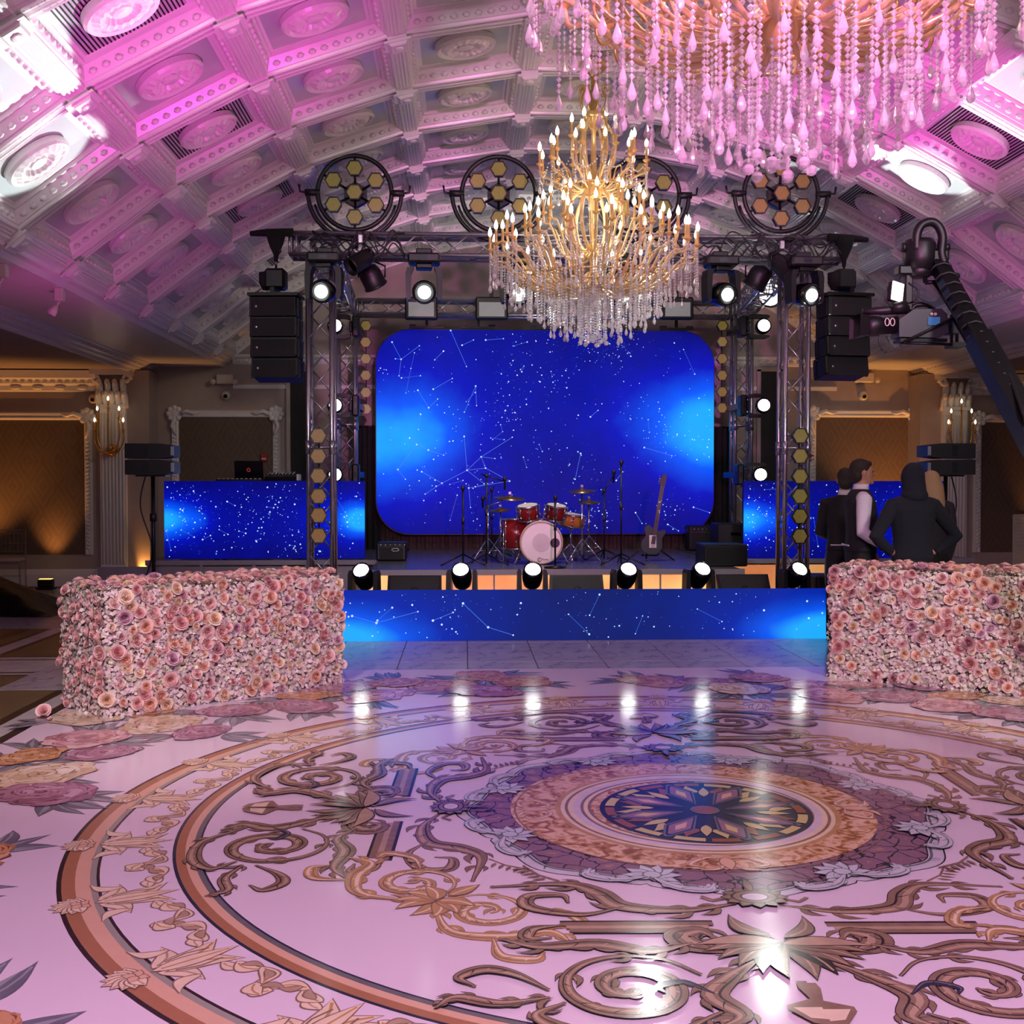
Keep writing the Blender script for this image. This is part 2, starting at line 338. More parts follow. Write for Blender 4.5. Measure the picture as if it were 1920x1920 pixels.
# large cardinal ornament
def cardinal():
    p = PB(.0065); c1 = (DK, BR, TN); Q = lambda sgn, L: [(sgn*a, -b_) for a, b_ in L]
    for s_ in (1, -1):
        p.acan(Q(s_, [(.08, 1.24), (.28, 1.3), (.5, 1.26), (.58, 1.12), (.7, 1.03), (.98, 1.06)]), .075, c1, 5, -s_)
        p.acan(Q(s_, [(.5, 1.27), (.66, 1.34), (.84, 1.27), (.84, 1.16), (.72, 1.15), (.7, 1.22)]), .05, c1)
        p.stroke([V((s_*.72, -1.0, 0)), V((s_*.8, -.93, 0)), V((s_*.86, -.82, 0))], .01, BR)
        for k in range(5): p.leaf((s_*(.77+.02*k), -.97+.03*k), (s_*(.83+.02*k), -.99+.03*k), .02, BR, None, n=4)
        for (a, b_, c_, mi) in ((1.40, 1.415, 0, DK), (1.415, 1.445, 0, BR), (1.445, 1.47, .02, TN), (1.47, 1.50, .03, BR), (1.5, 1.512, .04, DK)):
            p.poly([(s_*(.2+c_), -a), (s_*(.74-c_), -a), (s_*(.74-c_), -b_), (s_*(.2+c_), -b_)][::s_], mi)
        p.acan(Q(s_, [(.74, 1.44), (.84, 1.47), (.86, 1.55), (.78, 1.55)]), .045, c1)
        p.acan(Q(s_, [(.02, 1.56), (.16, 1.64), (.3, 1.62), (.34, 1.53), (.26, 1.49), (.22, 1.55)]), .085, c1, 4, s_)
        p.acan(Q(s_, [(.3, 1.6), (.45, 1.66), (.62, 1.6), (.82, 1.62), (.95, 1.56)]), .06, c1, 5, -s_)
        p.acan([(s_*a, -b_) for a, b_ in spi(.55, 1.93, .25, .03, 200, 1.9)], .055, c1, 6, -s_)
        p.acan(Q(s_, [(.1, 1.72), (.22, 1.86), (.3, 1.99), (.24, 2.12), (.33, 2.2)]), .07, c1, 5, s_)
        p.acan(Q(s_, [(.8, 1.95), (.9, 1.84), (1.0, 1.8), (1.08, 1.86), (1.03, 1.92)]), .045, c1)
        p.acan(Q(s_, [(.8, 2.0), (.95, 2.04), (1.08, 2.0), (1.14, 2.06)]), .04, c1, 3, s_)
        p.acan(Q(s_, [(.3, 1.98), (.38, 1.9), (.46, 1.93), (.45, 1.97)]), .026, (NV, NV, GR))
        p.acan(Q(s_, [(.3, 2.1), (.5, 2.24), (.72, 2.22), (.84, 2.12), (.76, 2.04)]), .05, c1, 4, -s_)
        for k in range(6): a = RD(-90+s_*(8+15*k)); p.leaf((0, -1.6), (cos(a)*.3, -1.6+sin(a)*(.28-.02*k)), .07, (BR, DK, TN)[k % 3] if k % 2 else BR, DK, bend=.1*s_, vein=TN)
        p.leaf((s_*.02, -1.55), (s_*.13, -1.36), .06, BR, DK, bend=-.2*s_, vein=TN)
        p.stroke([V((s_*.1, -1.19, 0)), V((s_*.16, -1.22, 0)), V((s_*.2, -1.18, 0))], .018, BR)
        p.poly([(0, -1.9), (s_*.03, -1.9), (s_*.035, -1.94), (s_*.02, -2.02), (s_*.1, -2.06), (s_*.1, -2.09), (s_*.05, -2.17), (0, -2.19)][::s_], BR)
        p.poly([(0, -2.075), (s_*.085, -2.075), (s_*.05, -2.14), (0, -2.15)][::s_], CR_)
    for k in range(12):
        a = RD(30*k); p.leaf((.07*cos(a), -1.19+.05*sin(a)), (.125*cos(a), -1.19+.1*sin(a)), .04, BR, DK, n=5)
    for r, mi in ((.09, DK), (.08, BR), (.055, DK), (.047, WH)): p.poly([(r*cos(RD(a)), -1.19+r*.72*sin(RD(a))) for a in range(0, 360, 20)], mi)
    p.leaf((0, -1.13), (0, -1.0), .03, BR, DK)
    return p.mesh('printed_ornament', PL)
me = cardinal()
for k in range(4): put('printed_ornament', me, mt, (0, 0, 0), (0, 0, RD(90*k-2)))
def diagonal():
    p = PB(.0065); c1 = (BR, GD, CR_)
    for s_ in (1, -1):
        p.acan([(s_*a, -b_) for a, b_ in spi(.2*1, 1.62, .17, .03, 180, 1.5)], .045, c1, 4, -s_)
        p.acan([(s_*.03, -1.72), (s_*.25, -1.84), (s_*.42, -1.74), (s_*.5, -1.6), (s_*.62, -1.62)], .055, c1, 5, s_)
        p.acan([(s_*.4, -1.78), (s_*.52, -1.86), (s_*.62, -1.8), (s_*.6, -1.74)], .045, c1)
        p.acan([(s_*.3, -1.5), (s_*.42, -1.43), (s_*.55, -1.47), (s_*.53, -1.54)], .04, c1, 3, -s_)
        for k in range(4): a = RD(-90+s_*(15+32*k)); p.leaf((0, -1.68), (cos(a)*.15, -1.68+sin(a)*.17), .07, GD, BR, bend=.15*s_, vein=CR_)
    p.leaf((0, -1.62), (0, -1.46), .06, GD, BR, vein=CR_)
    return p.mesh('printed_scroll', PL)
me = diagonal()
for k in range(4): put('printed_scroll', me, mt, (0, 0, 0), (0, 0, RD(90*k+43)))
# medallion
def cellmat(name, c0, c1, scale, line=(.03, .02, .03), lw=.05, mode='lines'):
    m = mat(name, c0, .15, spec=.42); nt = m.node_tree; b = nt.nodes['Principled BSDF']
    tc = nt.nodes.new('ShaderNodeTexCoord'); v1 = nt.nodes.new('ShaderNodeTexVoronoi'); v1.inputs['Scale'].default_value = scale
    n = nt.nodes.new('ShaderNodeTexNoise'); n.inputs['Scale'].default_value = scale*.6; n.inputs['Detail'].default_value = 3
    nt.links.new(tc.outputs['Object'], n.inputs['Vector'])
    mv = nt.nodes.new('ShaderNodeMix'); mv.data_type = 'VECTOR'; mv.inputs['Factor'].default_value = .12
    nt.links.new(tc.outputs['Object'], mv.inputs['A']); nt.links.new(n.outputs['Color'], mv.inputs['B']); nt.links.new(mv.outputs['Result'], v1.inputs['Vector'])
    r = nt.nodes.new('ShaderNodeValToRGB'); r.color_ramp.interpolation = 'CONSTANT' if mode == 'lines' else 'LINEAR'; e = r.color_ramp.elements
    if mode == 'lines':
        v1.feature = 'DISTANCE_TO_EDGE'; e[0].position = 0; e[0].color = tuple(line)+(1,); e[1].position = lw; e[1].color = tuple(c0)+(1,); x = e.new(.33); x.color = tuple(c1)+(1,)
        nt.links.new(v1.outputs['Distance'], r.inputs['Fac'])
    else:
        e[0].position = .36; e[0].color = tuple(line)+(1,); e[1].position = .46; e[1].color = tuple(c0)+(1,); x = e.new(.56); x.color = tuple(c1)+(1,)
        n.inputs['Scale'].default_value = scale; n.inputs['Distortion'].default_value = 1.2; nt.links.new(n.outputs['Fac'], r.inputs['Fac'])
    nt.links.new(r.outputs['Color'], b.inputs['Base Color']); return m
lace = cellmat('print_lace', S(142, 106, 124), S(168, 126, 112), 11, line=S(54, 44, 56), lw=.035)
cloud = cellmat('print_cloud', S(192, 138, 88), S(226, 186, 156), 16, line=S(140, 88, 52), mode='n')
def lr(a): return 1.03+.085*abs(cos(4*a))**.6+.02*cos(16*a)
p = PB(.0062); N = 192
p.poly([(lr(2*pi*k/N)*cos(2*pi*k/N), lr(2*pi*k/N)*sin(2*pi*k/N)) for k in range(N)], 0); part('printed_lace', p, lace, mt)
p = PB(.0064)
for w_, mi, dr in ((.075, DK, 0), (.062, PLE, 0), (.02, WH, .012), (.012, GR, -.02)):
    p.stroke([((lr(2*pi*k/N)+dr)*cos(2*pi*k/N), (lr(2*pi*k/N)+dr)*sin(2*pi*k/N)) for k in range(N+1)], w_, mi)
for k in range(8):
    a = 2*pi*(k+.5)/8; q = V((cos(a), sin(a))); t_ = V((-q.y, q.x)); c0 = q*1.0
    for j in range(7):
        b_ = a+pi+RD((j-3)*36); p.leaf(c0, c0+V((cos(b_), sin(b_)))*.12, .055, PLE, GR, vein=WH)
    for g in (1, -1):
        p.acan([c0+q*.02, c0+t_*g*.12+q*.1, c0+t_*g*.24+q*.09, c0+t_*g*.25+q*.02], .045, (GR, PLE, WH), 3, g)
    for r_, mi in ((.04, GR), (.034, PLE)): p.poly([(c0.x+r_*cos(RD(x)), c0.y+r_*sin(RD(x))) for x in range(0, 360, 30)], mi)
for k in range(48):
    a = 2*pi*k/48; q = V((cos(a), sin(a))); p.stroke([q*lr(a)*.985, q*lr(a)*1.02+V((-q.y, q.x))*.02], .006, GR)
part('printed_border', p, PL, mt)
p = PB(.0085); p.poly([(.86*cos(2*pi*k/96), .86*sin(2*pi*k/96)) for k in range(96)], 0); part('printed_clouds', p, cloud, mt, (-.045, .0, 0))
p = PB(.009)
for r0, r1, mi in ((.86, .868, BR), (.645, .67, GD), (.625, .645, CR_), (.61, .625, BR), (.585, .61, CR_), (.55, .585, WH), (.535, .55, BR), (.515, .535, CR_), (.5, .515, BR)): p.ring(r0, r1, mi, 96)
for k in range(4):
    a = RD(90*k+88); q = V((cos(a), sin(a))); t_ = V((-q.y, q.x))
    for g in (1, -1):
        p.acan([q*.72, q*.7+t_*g*.08, q*.78+t_*g*.16, q*.82+t_*g*.1], .025, (BR, PCH, CR_)); p.acan([q*.74, q*.83+t_*g*.05, q*.85+t_*g*.12], .025, (BR, PCH, CR_))
    p.leaf(q*.7, q*.85, .06, PCH, BR)
part('printed_rings', p, PL, mt, (-.02, -.02, 0))
p = PB(.0095); p.poly([(.5*cos(2*pi*k/72), .5*sin(2*pi*k/72)) for k in range(72)], NV)
for k in range(8):
    a = 2*pi*k/8+.2; q = V((cos(a), sin(a))); b_ = a+pi/8; q2 = V((cos(b_), sin(b_))); t2 = V((-q2.y, q2.x))
    p.ring(.43, .475, YL if k % 2 else RU, 10, a0=a+.08, a1=a+.38); p.ring(.43, .475, RU if k % 2 else YL, 10, a0=a+.44, a1=a+.72)
    for g in (1, -1): p.leaf(q2*.3+t2*g*.02, q2*.42+t2*g*.09, .055, YL if g > 0 else RU, DK, bend=.15*g)
    p.leaf(q2*.24, q2*.4, .05, YL, DK)
    for w_, l0, l1, mi in ((.15, .1, .47, GR), (.125, .12, .45, NV), (.105, .14, .43, MV), (.05, .22, .36, PCH if k % 2 else YL)):
        n_ = V((-q.y, q.x)); m_ = q*(l0*.42+l1*.58); p.poly([q*l0, m_-n_*w_*.5, q*(l1-.015)-n_*w_*.12, q*l1, q*(l1-.015)+n_*w_*.12, m_+n_*w_*.5], mi)
p.poly([(.07*cos(2*pi*k/20), .07*sin(2*pi*k/20)) for k in range(20)], GR); p.poly([(.055*cos(2*pi*k/20), .055*sin(2*pi*k/20)) for k in range(20)], RU)
part('printed_rosette', p, PL, mt, (.02, -.045, 0))
# printed roses and leaves around the rings
RP = [[mat('rose_print_%s%d' % (n, i), S(*c), .15, var=.1, scale=14, spec=.42) for i, c in enumerate(L)] for n, L in (
    ('pink', ((146, 88, 96), (184, 126, 136), (212, 160, 168), (228, 188, 190))), ('amber', ((140, 84, 58), (182, 124, 88), (204, 150, 110), (222, 178, 140))),
    ('cream', ((150, 116, 92), (206, 176, 146), (226, 202, 176), (236, 220, 204))), ('mauve', ((110, 66, 88), (150, 98, 122), (178, 126, 150), (200, 156, 176))))]
def rose_print(v, seed):
    rnd = random.Random(seed); p = PB(.0065)
    def blob(cx, cy, r, mi, ecc=1, a0=0, n=14, rough=.1):
        P = []; ph = rnd.random()*9
        for k in range(n):
            a = 2*pi*k/n; rr = r*(1+rough*sin(3*a+ph)+rough*.8*sin(5*a+2*ph)+rnd.uniform(-.05, .05)); x = rr*cos(a)*ecc; y = rr*sin(a)
            P.append((cx+x*cos(a0)-y*sin(a0), cy+x*sin(a0)+y*cos(a0)))
        p.poly(P, mi)
    ex = rnd.uniform(.75, 1)
    for R_, n, s_ in ((.2, 9, .1), (.15, 8, .085), (.1, 6, .07), (.05, 4, .05)):
        o = rnd.random()*6
        for k in range(n):
            a = 2*pi*k/n+o+rnd.uniform(-.25, .25); rr = R_*rnd.uniform(.8, 1.15); c = (rr*cos(a), rr*sin(a)*ex); q = rnd.choice((1, 2, 3, 2)); e = rnd.uniform(.5, .75)
            blob(c[0]*1.02, c[1]*1.02, s_*1.04, 0 if rnd.random() < .5 else 1, e, a+.15); blob(c[0], c[1], s_*.95, q, e, a+.15)
            for j in range(3):
                f = rnd.uniform(-1.2, 1.2); u = rnd.uniform(.3, .8); b0 = V((c[0]+s_*u*cos(a+f), c[1]+s_*u*sin(a+f), 0)); d = V((-sin(a+f*.4), cos(a+f*.4), 0))
                p.stroke([b0-d*s_*.35, b0+V((cos(a), sin(a), 0))*s_*.1, b0+d*s_*.35], lambda t: .011*sin(pi*t)+.001, rnd.choice((0, 1, 2, 3)))
    blob(0, 0, .03, 0); blob(.005, 0, .02, 1)
    return p.mesh('printed_rose', RP[v])
def leaf_print(seed):
    rnd = random.Random(seed); p = PB(.0063)
    for k in range(3):
        a = (k-1)*.7+rnd.uniform(-.2, .2); L = rnd.uniform(.2, .3); p.leaf((0, 0), (L*cos(a), L*sin(a)), .09, 0, 1, bend=rnd.uniform(-.15, .15), vein=2, n=10, o=.004)
        p.leaf((.03*cos(a), .03*sin(a)), (L*.8*cos(a), L*.8*sin(a)), .03, 2, None)
    return p.mesh('printed_leaves', [mat('leaf_print_a', S(110, 108, 122), .15, spec=.42, var=.2), mat('leaf_print_b', S(78, 74, 88), .15, spec=.42), mat('leaf_print_c', S(150, 150, 158), .15, spec=.42)])
rms = [rose_print(i % 4, i) for i in range(8)]; lms = [leaf_print(i) for i in range(4)]
k = 0; rnd = random.Random(5); placed = []
while len(placed) < 78 and k < 3000:
    k += 1; a = rnd.uniform(0, 2*pi); r = rnd.uniform(3.2, 3.95); x, y = r*cos(a), r*sin(a)
    if rnd.random() < .5: a = RD(rnd.choice([45, 135, 225, 315])+rnd.uniform(-16, 16)); r = rnd.uniform(3.3, 4.6); x, y = r*cos(a), r*sin(a)
    if abs(x) > 3.7 or y > 3.85 or y < -3.8: continue
    if any((x-q[0])**2+(y-q[1])**2 < .13 for q in placed): continue
    g = math.degrees(a) % 360
    if 183 < g < 215 or 325 < g < 357: 
        if rnd.random() < .8: continue
    placed.append((x, y))
for i, (x, y) in enumerate(placed):
    for j in range(4 if i % 2 else 3):
        a = rnd.uniform(0, 2*pi); put('printed_leaves', lms[(i+j) % 4], mt, (x+.17*cos(a), y+.17*sin(a), .00002*(i+j)), (0, 0, a), (1.3, .9, 1))
for i, (x, y) in enumerate(placed):
    s_ = rnd.uniform(.75, 1.2); put('printed_rose', rms[rnd.randrange(8)], mt, (x, y, .0022+.0016*(i % 4)), (0, 0, rnd.uniform(0, 6)), (s_, s_*rnd.uniform(.8, 1), 1))
# ------------------------------------------------------------------ vaulted ceiling
R0 = 7.15; ZC = H+3.85-R0; DT = RD(9.37); Z0 = lambda k: .62+1.23*k
slot = mat('vent_slot', S(14, 12, 12), .8)
def vp(a, dr=0): return (CX+(R0+dr)*sin(a), ZC+(R0+dr)*cos(a))
m = MB(); A = [DT*(-4.5+9*k/36) for k in range(37)]
out = [vp(a, .24) for a in A]; inn = [vp(a, .2) for a in A]
m.prism(out+inn[::-1], -1.3, BY, 'y', smooth=True)
ceil = struct('ceiling', m, plaster)
def coffer(vent):
    m = MB(); hx, hy = .586, .615
    L = [(0, 0), (.06, 0), (.064, -.012), (.08, -.018), (.094, -.01), (.1, .012), (.115, .014), (.175, .1), (.2, .1), (.204, .13), (.235, .13)]
    vs = []; L = [(d*.84, z*.95) for d, z in L]
    for d, z in L: vs += [(-hx+d, -hy+d, z), (hx-d, -hy+d, z), (hx-d, hy-d, z), (-hx+d, hy-d, z)]
    m.add(vs, [(4*i+k, 4*i+(k+1) % 4, 4*i+4+(k+1) % 4, 4*i+4+k) for i in range(len(L)-1) for k in range(4)])
    n = 4*(len(L)-1); m.add(vs[n:], [(0, 1, 2, 3)], mi=2)
    for sx, sy in ((1, 0), (-1, 0), (0, 1), (0, -1)):              # egg bumps on the slope, small teeth on the edge
        T = V((sy, sx, 0)); N_ = V((sx, sy, 0)); half = (hy if sx else hx)
        for k in range(9):
            t = (k-4)*.1; c = N_*((hx if sx else hy)-.12)+T*t+V((0, 0, .05)); 
            m.ell(c, (.022+.012*abs(T.x), .022+.012*abs(T.y), .024), 6, 4)
        for k in range(22):
            t = (k-10.5)*.046; c = N_*((hx if sx else hy)-.034)+T*t+V((0, 0, -.006)); m.box(c, (.03*abs(T.x)+.02, .03*abs(T.y)+.02, .016))
    if vent:
        for k in range(26):
            x = (k-12.5)*.029; m.box((x, 0, .121), (.012, .83, .004), mi=1)
    return m.mesh('coffer', [plaster, slot, mat('panel_grey', S(184, 190, 190), .16, var=.02)])  # flat panel greyer than the coffer border
def rosette_m():
    m = MB(); seg = 32; vs = []; fs = []
    prof = [(.235, .1), (.24, .05), (.225, .028), (.205, .04), (.195, .055), (.18, .04), (.15, .022), (.115, .03), (.09, .062), (.075, .07), (.06, .04), (.035, .03), (.001, .028)]
    for i, (r, z) in enumerate(prof):
        for k in range(seg):
            a = 2*pi*k/seg; rr = r; zz = z
            if 4 <= i <= 8: zz += .005*(1 if k % 2 else -1); rr += .002*(1 if k % 2 else -1)
            vs.append((rr*cos(a), rr*sin(a)*1.02, zz))
    for i in range(len(prof)-1):
        for k in range(seg): fs.append((i*seg+k, i*seg+(k+1) % seg, (i+1)*seg+(k+1) % seg, (i+1)*seg+k))
    m.add(vs, fs, False)
    return m.mesh('rosette', plaster)
CF, CV, RS = coffer(False), coffer(True), rosette_m()
rib = MB()
for x in (-.03, 0, .03): rib.prism([(x+.012*cos(pi+pi*k/5), .012*sin(pi+pi*k/5)-.008) for k in range(6)]+[(x+.012, .02), (x-.012, .02)], -.5, .5, 'y', smooth=True)
rib.box((0, 0, .0), (.1, 1.23, .014)); rib = rib.mesh('rib', plaster)
br = MB()
br.prism([(-.055, .01), (-.06, -.03), (-.075, -.04), (-.075, -.05), (-.055, -.055), (-.045, -.075), (.045, -.075), (.055, -.055), (.075, -.05), (.075, -.04), (.06, -.03), (.055, .01)], -.06, .06, 'y')
br.prism([(-.08, -.038), (-.085, -.052), (.085, -.052), (.08, -.038)], -.075, .075, 'y'); br.ell((0, 0, -.075), (.03, .04, .012), 8, 5); br = br.mesh('bracket', plaster)
cross = MB().prism([(-.02, .01), (-.02, -.01), (-.006, -.016), (-.004, .004), (.004, .004), (.006, -.016), (.02, -.01), (.02, .01)], -.5, .5, 'x').mesh('cross_moulding', plaster)
for k in range(-1, 14):
    y = Z0(k)+.615
    for i in range(-4, 5):
        a = DT*i; q = vp(a, R0*(cos(DT/2)-1)); vent = (i in (-3, 3) and k % 2 == 1)
        c = put('coffer', CV if vent else CF, ceil, (q[0], y, q[1]), (0, a, 0))
        put('rosette', RS, c, (0, 0, .02 if not vent else .012), (0, 0, 0), (1.12, .95, 1))
        put('cross_moulding', cross, ceil, (q[0], Z0(k), q[1]-.004), (0, a, 0))
    for i in range(10):
        a = DT*(i-4.5); q = vp(a, -.008); put('rib', rib, ceil, (q[0], y, q[1]), (0, a, 0)); put('bracket', br, ceil, (q[0], Z0(k), q[1]), (0, a, 0), (1.35, 1.35, 1.25))
# ledge, soffit, crown and aisle ceilings on both sides
for sgn, nm in ((-1, 'left'), (1, 'right')):
    P = [(4.87, 1.97), (4.8, 1.99), (4.8, 1.95), (4.83, 1.93), (4.85, 1.9), (4.9, 1.885), (4.94, 1.84), (6.0, 1.84), (6.0, 2.3), (4.98, 2.3), (4.98, 1.97)]
    m = MB(); m.prism([(CX+sgn*a, H+z) for a, z in P][::-sgn], -1.3, BY); t = struct('trim_1' if sgn < 0 else 'trim_2', m, plaster)
    m = MB(); m.box((CX+sgn*4.98, 8.25, H+2.2), (.3, 19.1, .5)); part('cove_back', m, plaster, t)
    P = [(5.95, 1.86), (5.95, 1.83), (5.99, 1.82), (6.02, 1.79), (6.08, 1.775), (6.1, 1.75), (6.17, 1.74), (6.2, 1.70), (6.24, 1.70), (6.24, 1.86)]
    m = MB(); m.prism([(CX+sgn*a, H+z) for a, z in P][::-sgn], -1.3, BY-.02); part('crown_moulding', m, plaster, t)
    m = MB()
    for k in range(150): m.box((CX+sgn*6.045, -1+k*.125, H+1.795), (.07, .05, .025))
    d = part('dentils', m, plaster, t); d['kind'] = 'stuff'
    m = MB(); m.box((CX+sgn*8.2, 8.25, H+1.80), (4.0, 19.1, .14)); part('aisle_ceiling', m, taupe, t)
    struct('wall_'+nm, MB().box((CX+sgn*10.25, 8.25, 1.75), (.15, 19.1, 3.5)), taupe)
# back wall
wb = MB(); wb.box((CX, BY+.1, 2.85), (20.6, .2, 5.9)); wb = struct('wall_back', wb, taupe)
m = MB(); m.prism([(BY, H+1.88), (BY-.03, H+1.9), (BY-.05, H+1.96), (BY-.1, H+1.99), (BY-.1, H+2.03), (BY, H+2.04)], CX-4.8, CX+4.8, 'x'); part('cornice', m, plaster, wb)
m = MB()
for k in range(76): m.box((CX-4.7+k*.125, BY-.06, H+1.94), (.05, .06, .035))
part('dentils', m, plaster, wb)['kind'] = 'stuff'
m = MB(); m.prism([(BY, H+1.5), (BY-.02, H+1.5), (BY-.03, H+1.56), (BY, H+1.57)], CX-4.8, CX+4.8, 'x'); part('picture_rail', m, plaster, wb)
wallpaper = mat('wallpaper', S(96, 78, 66), .7)
def diamonds(m, c2):
    nt = m.node_tree; b = nt.nodes['Principled BSDF']; src = b.inputs['Base Color'].links[0].from_socket
    tc = nt.nodes.new('ShaderNodeTexCoord'); sp = nt.nodes.new('ShaderNodeSeparateXYZ'); nt.links.new(tc.outputs['Object'], sp.inputs[0])
    def M_(op, a, b_=None):
        n = nt.nodes.new('ShaderNodeMath'); n.operation = op
        for i, x in enumerate((a, b_)):
            if x is None: continue
            if isinstance(x, (int, float)): n.inputs[i].default_value = x
            else: nt.links.new(x, n.inputs[i])
        return n.outputs[0]
    u = M_('ABSOLUTE', M_('SUBTRACT', M_('FRACT', M_('MULTIPLY', sp.outputs['X'], 2.2)), .5))
    v = M_('ABSOLUTE', M_('SUBTRACT', M_('FRACT', M_('MULTIPLY', sp.outputs['Z'], 1.3)), .5))
    s_ = M_('ADD', u, v); q = M_('FRACT', M_('MULTIPLY', s_, 5)); l = M_('LESS_THAN', q, .22)
    mx = nt.nodes.new('ShaderNodeMix'); mx.data_type = 'RGBA'; mx.inputs['B'].default_value = tuple(c2)+(1,)
    nt.links.new(l, mx.inputs['Factor']); nt.links.new(src, mx.inputs['A']); nt.links.new(mx.outputs['Result'], b.inputs['Base Color'])
diamonds(wallpaper, S(105, 86, 73))
def wall_panel(x0, x1, z0, z1, y, par, w_=.12):
    part('wallpaper_panel', MB().box(((x0+x1)/2, y-.005, (z0+z1)/2), (x1-x0, .012, z1-z0)), wallpaper, par)
    prof = [(0, 0), (.01, .04), (.03, .05), (.05, .035), (.075, .045), (.1, .05), (.12, 0)]
    m = MB()
    m.prism([(y-b_, z1+a) for a, b_ in prof], x0-.12, x1+.12, 'x'); m.prism([(x0-a, y-b_) for a, b_ in prof], z0, z1+.12, 'z'); m.prism([(x1+a, y-b_) for a, b_ in prof], z0, z1+.12, 'z')
    fr = part('panel_frame', m, plaster, par)
    for sx, x in ((-1, x0-.06), (1, x1+.06)):
        c = MB(); c.M = Matrix.Translation((x, y-.05, z1+.06))
        c.ell((0, 0, 0), (.1, .03, .1), 12, 6)
        for k in range(8): a = 2*pi*k/8; c.ell((.09*cos(a), -.01, .09*sin(a)), (.045, .025, .045), 8, 5)
        c.tube([(0, -.01, -.1), (sx*.04, -.02, -.2), (0, -.02, -.28), (-sx*.03, -.01, -.34)], [.04, .035, .025, .01], 6)
        c.tube([(-sx*.1, -.01, 0), (-sx*.2, -.02, .04), (-sx*.3, -.02, 0), (-sx*.38, -.01, .02)], [.04, .035, .025, .01], 6)
        part('corner_ornament', c, plaster, fr)
        m = MB()
        for k in range(40):
            zz = z0+.1+k*.06
            if zz < z1-.3: m.ell((x, y-.05, zz), (.035, .02, .022), 6, 4)
        part('bead_row', m, plaster, fr)['kind'] = 'stuff'
    return fr
a, b_ = at(336, 783, BY), at(511, 783, BY); wall_panel(a.x, b_.x, .7, a.z, BY, wb)
a, b_ = at(1530, 783, BY), at(1705, 783, BY); wall_panel(a.x, b_.x, .7, a.z, BY, wb)
for px in (545, 1425): 
    a, b_ = at(px, 697, BY), at(px+37, 697, BY)
    d = struct('door_1' if px == 545 else 'door_2', MB().box(((a.x+b_.x)/2, BY-.02, a.z/2), (b_.x-a.x, .04, a.z)), mat('dark_door', S(20, 18, 20), .6))
    m = MB(); 
    for x in (a.x-.03, b_.x+.03): m.box((x, BY-.035, a.z/2), (.06, .07, a.z+.06))
    m.box(((a.x+b_.x)/2, BY-.035, a.z+.03), (b_.x-a.x+.12, .07, .06)); part('door_frame', m, plaster_w, d)
# projecting side bays with pilaster, cornice, framed wallpaper
def side_bay(sg):
    X = lambda x: CX+sg*(CX-x) if sg > 0 else x
    mir = (lambda x: 2*CX-x) if sg > 0 else (lambda x: x)
    yb = 17.3; top = H+1.73; xe = at(279, 700, yb).x
    m = MB(); x0, x1 = sorted((mir(xe), mir(-9.2))); m.box(((x0+x1)/2, (yb+BY)/2, top/2), (x1-x0, BY-yb, top)); w_ = struct('wall_bay_left' if sg < 0 else 'wall_bay_right', m, taupe)
    # pilaster
    pa, pb = at(190, 770, yb).x, at(238, 770, yb).x; xc = mir((pa+pb)/2); hw = (pb-pa)/2
    z1 = at(210, 765, yb).z
    m = MB(); m.box((xc, yb-.04, z1/2), (hw*2, .08, z1)); m.box((xc, yb-.06, .15), (hw*2+.1, .14, .3))
    for k in range(7): m.tube([(xc+(k-3)*hw*.27, yb-.08, .35), (xc+(k-3)*hw*.27, yb-.08, z1-.08)], hw*.09, 6)
    p_ = part('pilaster', m, plaster, w_)
    c = MB(); c.box((xc, yb-.09, top-.04), (hw*2+.22, .26, .08)); c.box((xc, yb-.07, z1+.02), (hw*2+.06, .14, .05))
    for i in range(5):
        x = xc+(i-2)*hw*.5; c.tube([(x, yb-.08, z1), (x, yb-.11, z1+.15), (x, yb-.16, z1+.22), (x, yb-.19, z1+.18)], [.05, .055, .04, .02], 6)
    for i in range(4):
        x = xc+(i-1.5)*hw*.6; c.tube([(x, yb-.08, z1+.15), (x, yb-.12, z1+.33), (x, yb-.17, z1+.4), (x, yb-.19, z1+.35)], [.045, .05, .035, .015], 6)
    for g in (-1, 1): c.tube([(xc+g*(hw+.04)+.07*cos(t)*(1-t/9)*g, yb-.14, z1+.42+.07*sin(t)*(1-t/9)) for t in [x*.5 for x in range(14)]], .028, 6)
    part('capital', c, plaster, p_)
    # cornice of the bay and framed panel
    ze = at(100, 735, yb).z; xl, xr = sorted((mir(-9.2), mir(at(186, 720, yb).x)))
    m = MB(); m.prism([(yb, ze), (yb-.04, ze+.02), (yb-.05, ze+.09), (yb-.09, ze+.12), (yb-.1, ze+.17), (yb-.18, ze+.2), (yb-.2, top-.02), (yb, top-.02)], xl, xr, 'x'); part('bay_cornice', m, plaster, w_)
    m = MB()
    for k in range(int((xr-xl)/.11)): m.box((xl+.05+k*.11, yb-.09, ze+.145), (.05, .07, .04)); 
    for k in range(int((xr-xl)/.33)): m.ell((xl+.15+k*.33, yb-.06, ze+.06), (.09, .03, .035), 8, 5)
    part('cornice_ornament', m, plaster, w_)['kind'] = 'stuff'
    a = mir(at(158, 800, yb).x); b2 = mir(-8.6); x0, x1 = sorted((a, b2)); wall_panel(x0, x1, .5, at(100, 788, yb).z, yb, w_)
    m = MB(); m.prism([(yb, .02), (yb-.05, .02), (yb-.05, .2), (yb-.02, .26), (yb, .28)], xl, xr, 'x'); part('baseboard', m, plaster, w_)
    return w_, xc, yb
bay = {}
for sg in (-1, 1): bay[sg] = side_bay(sg)
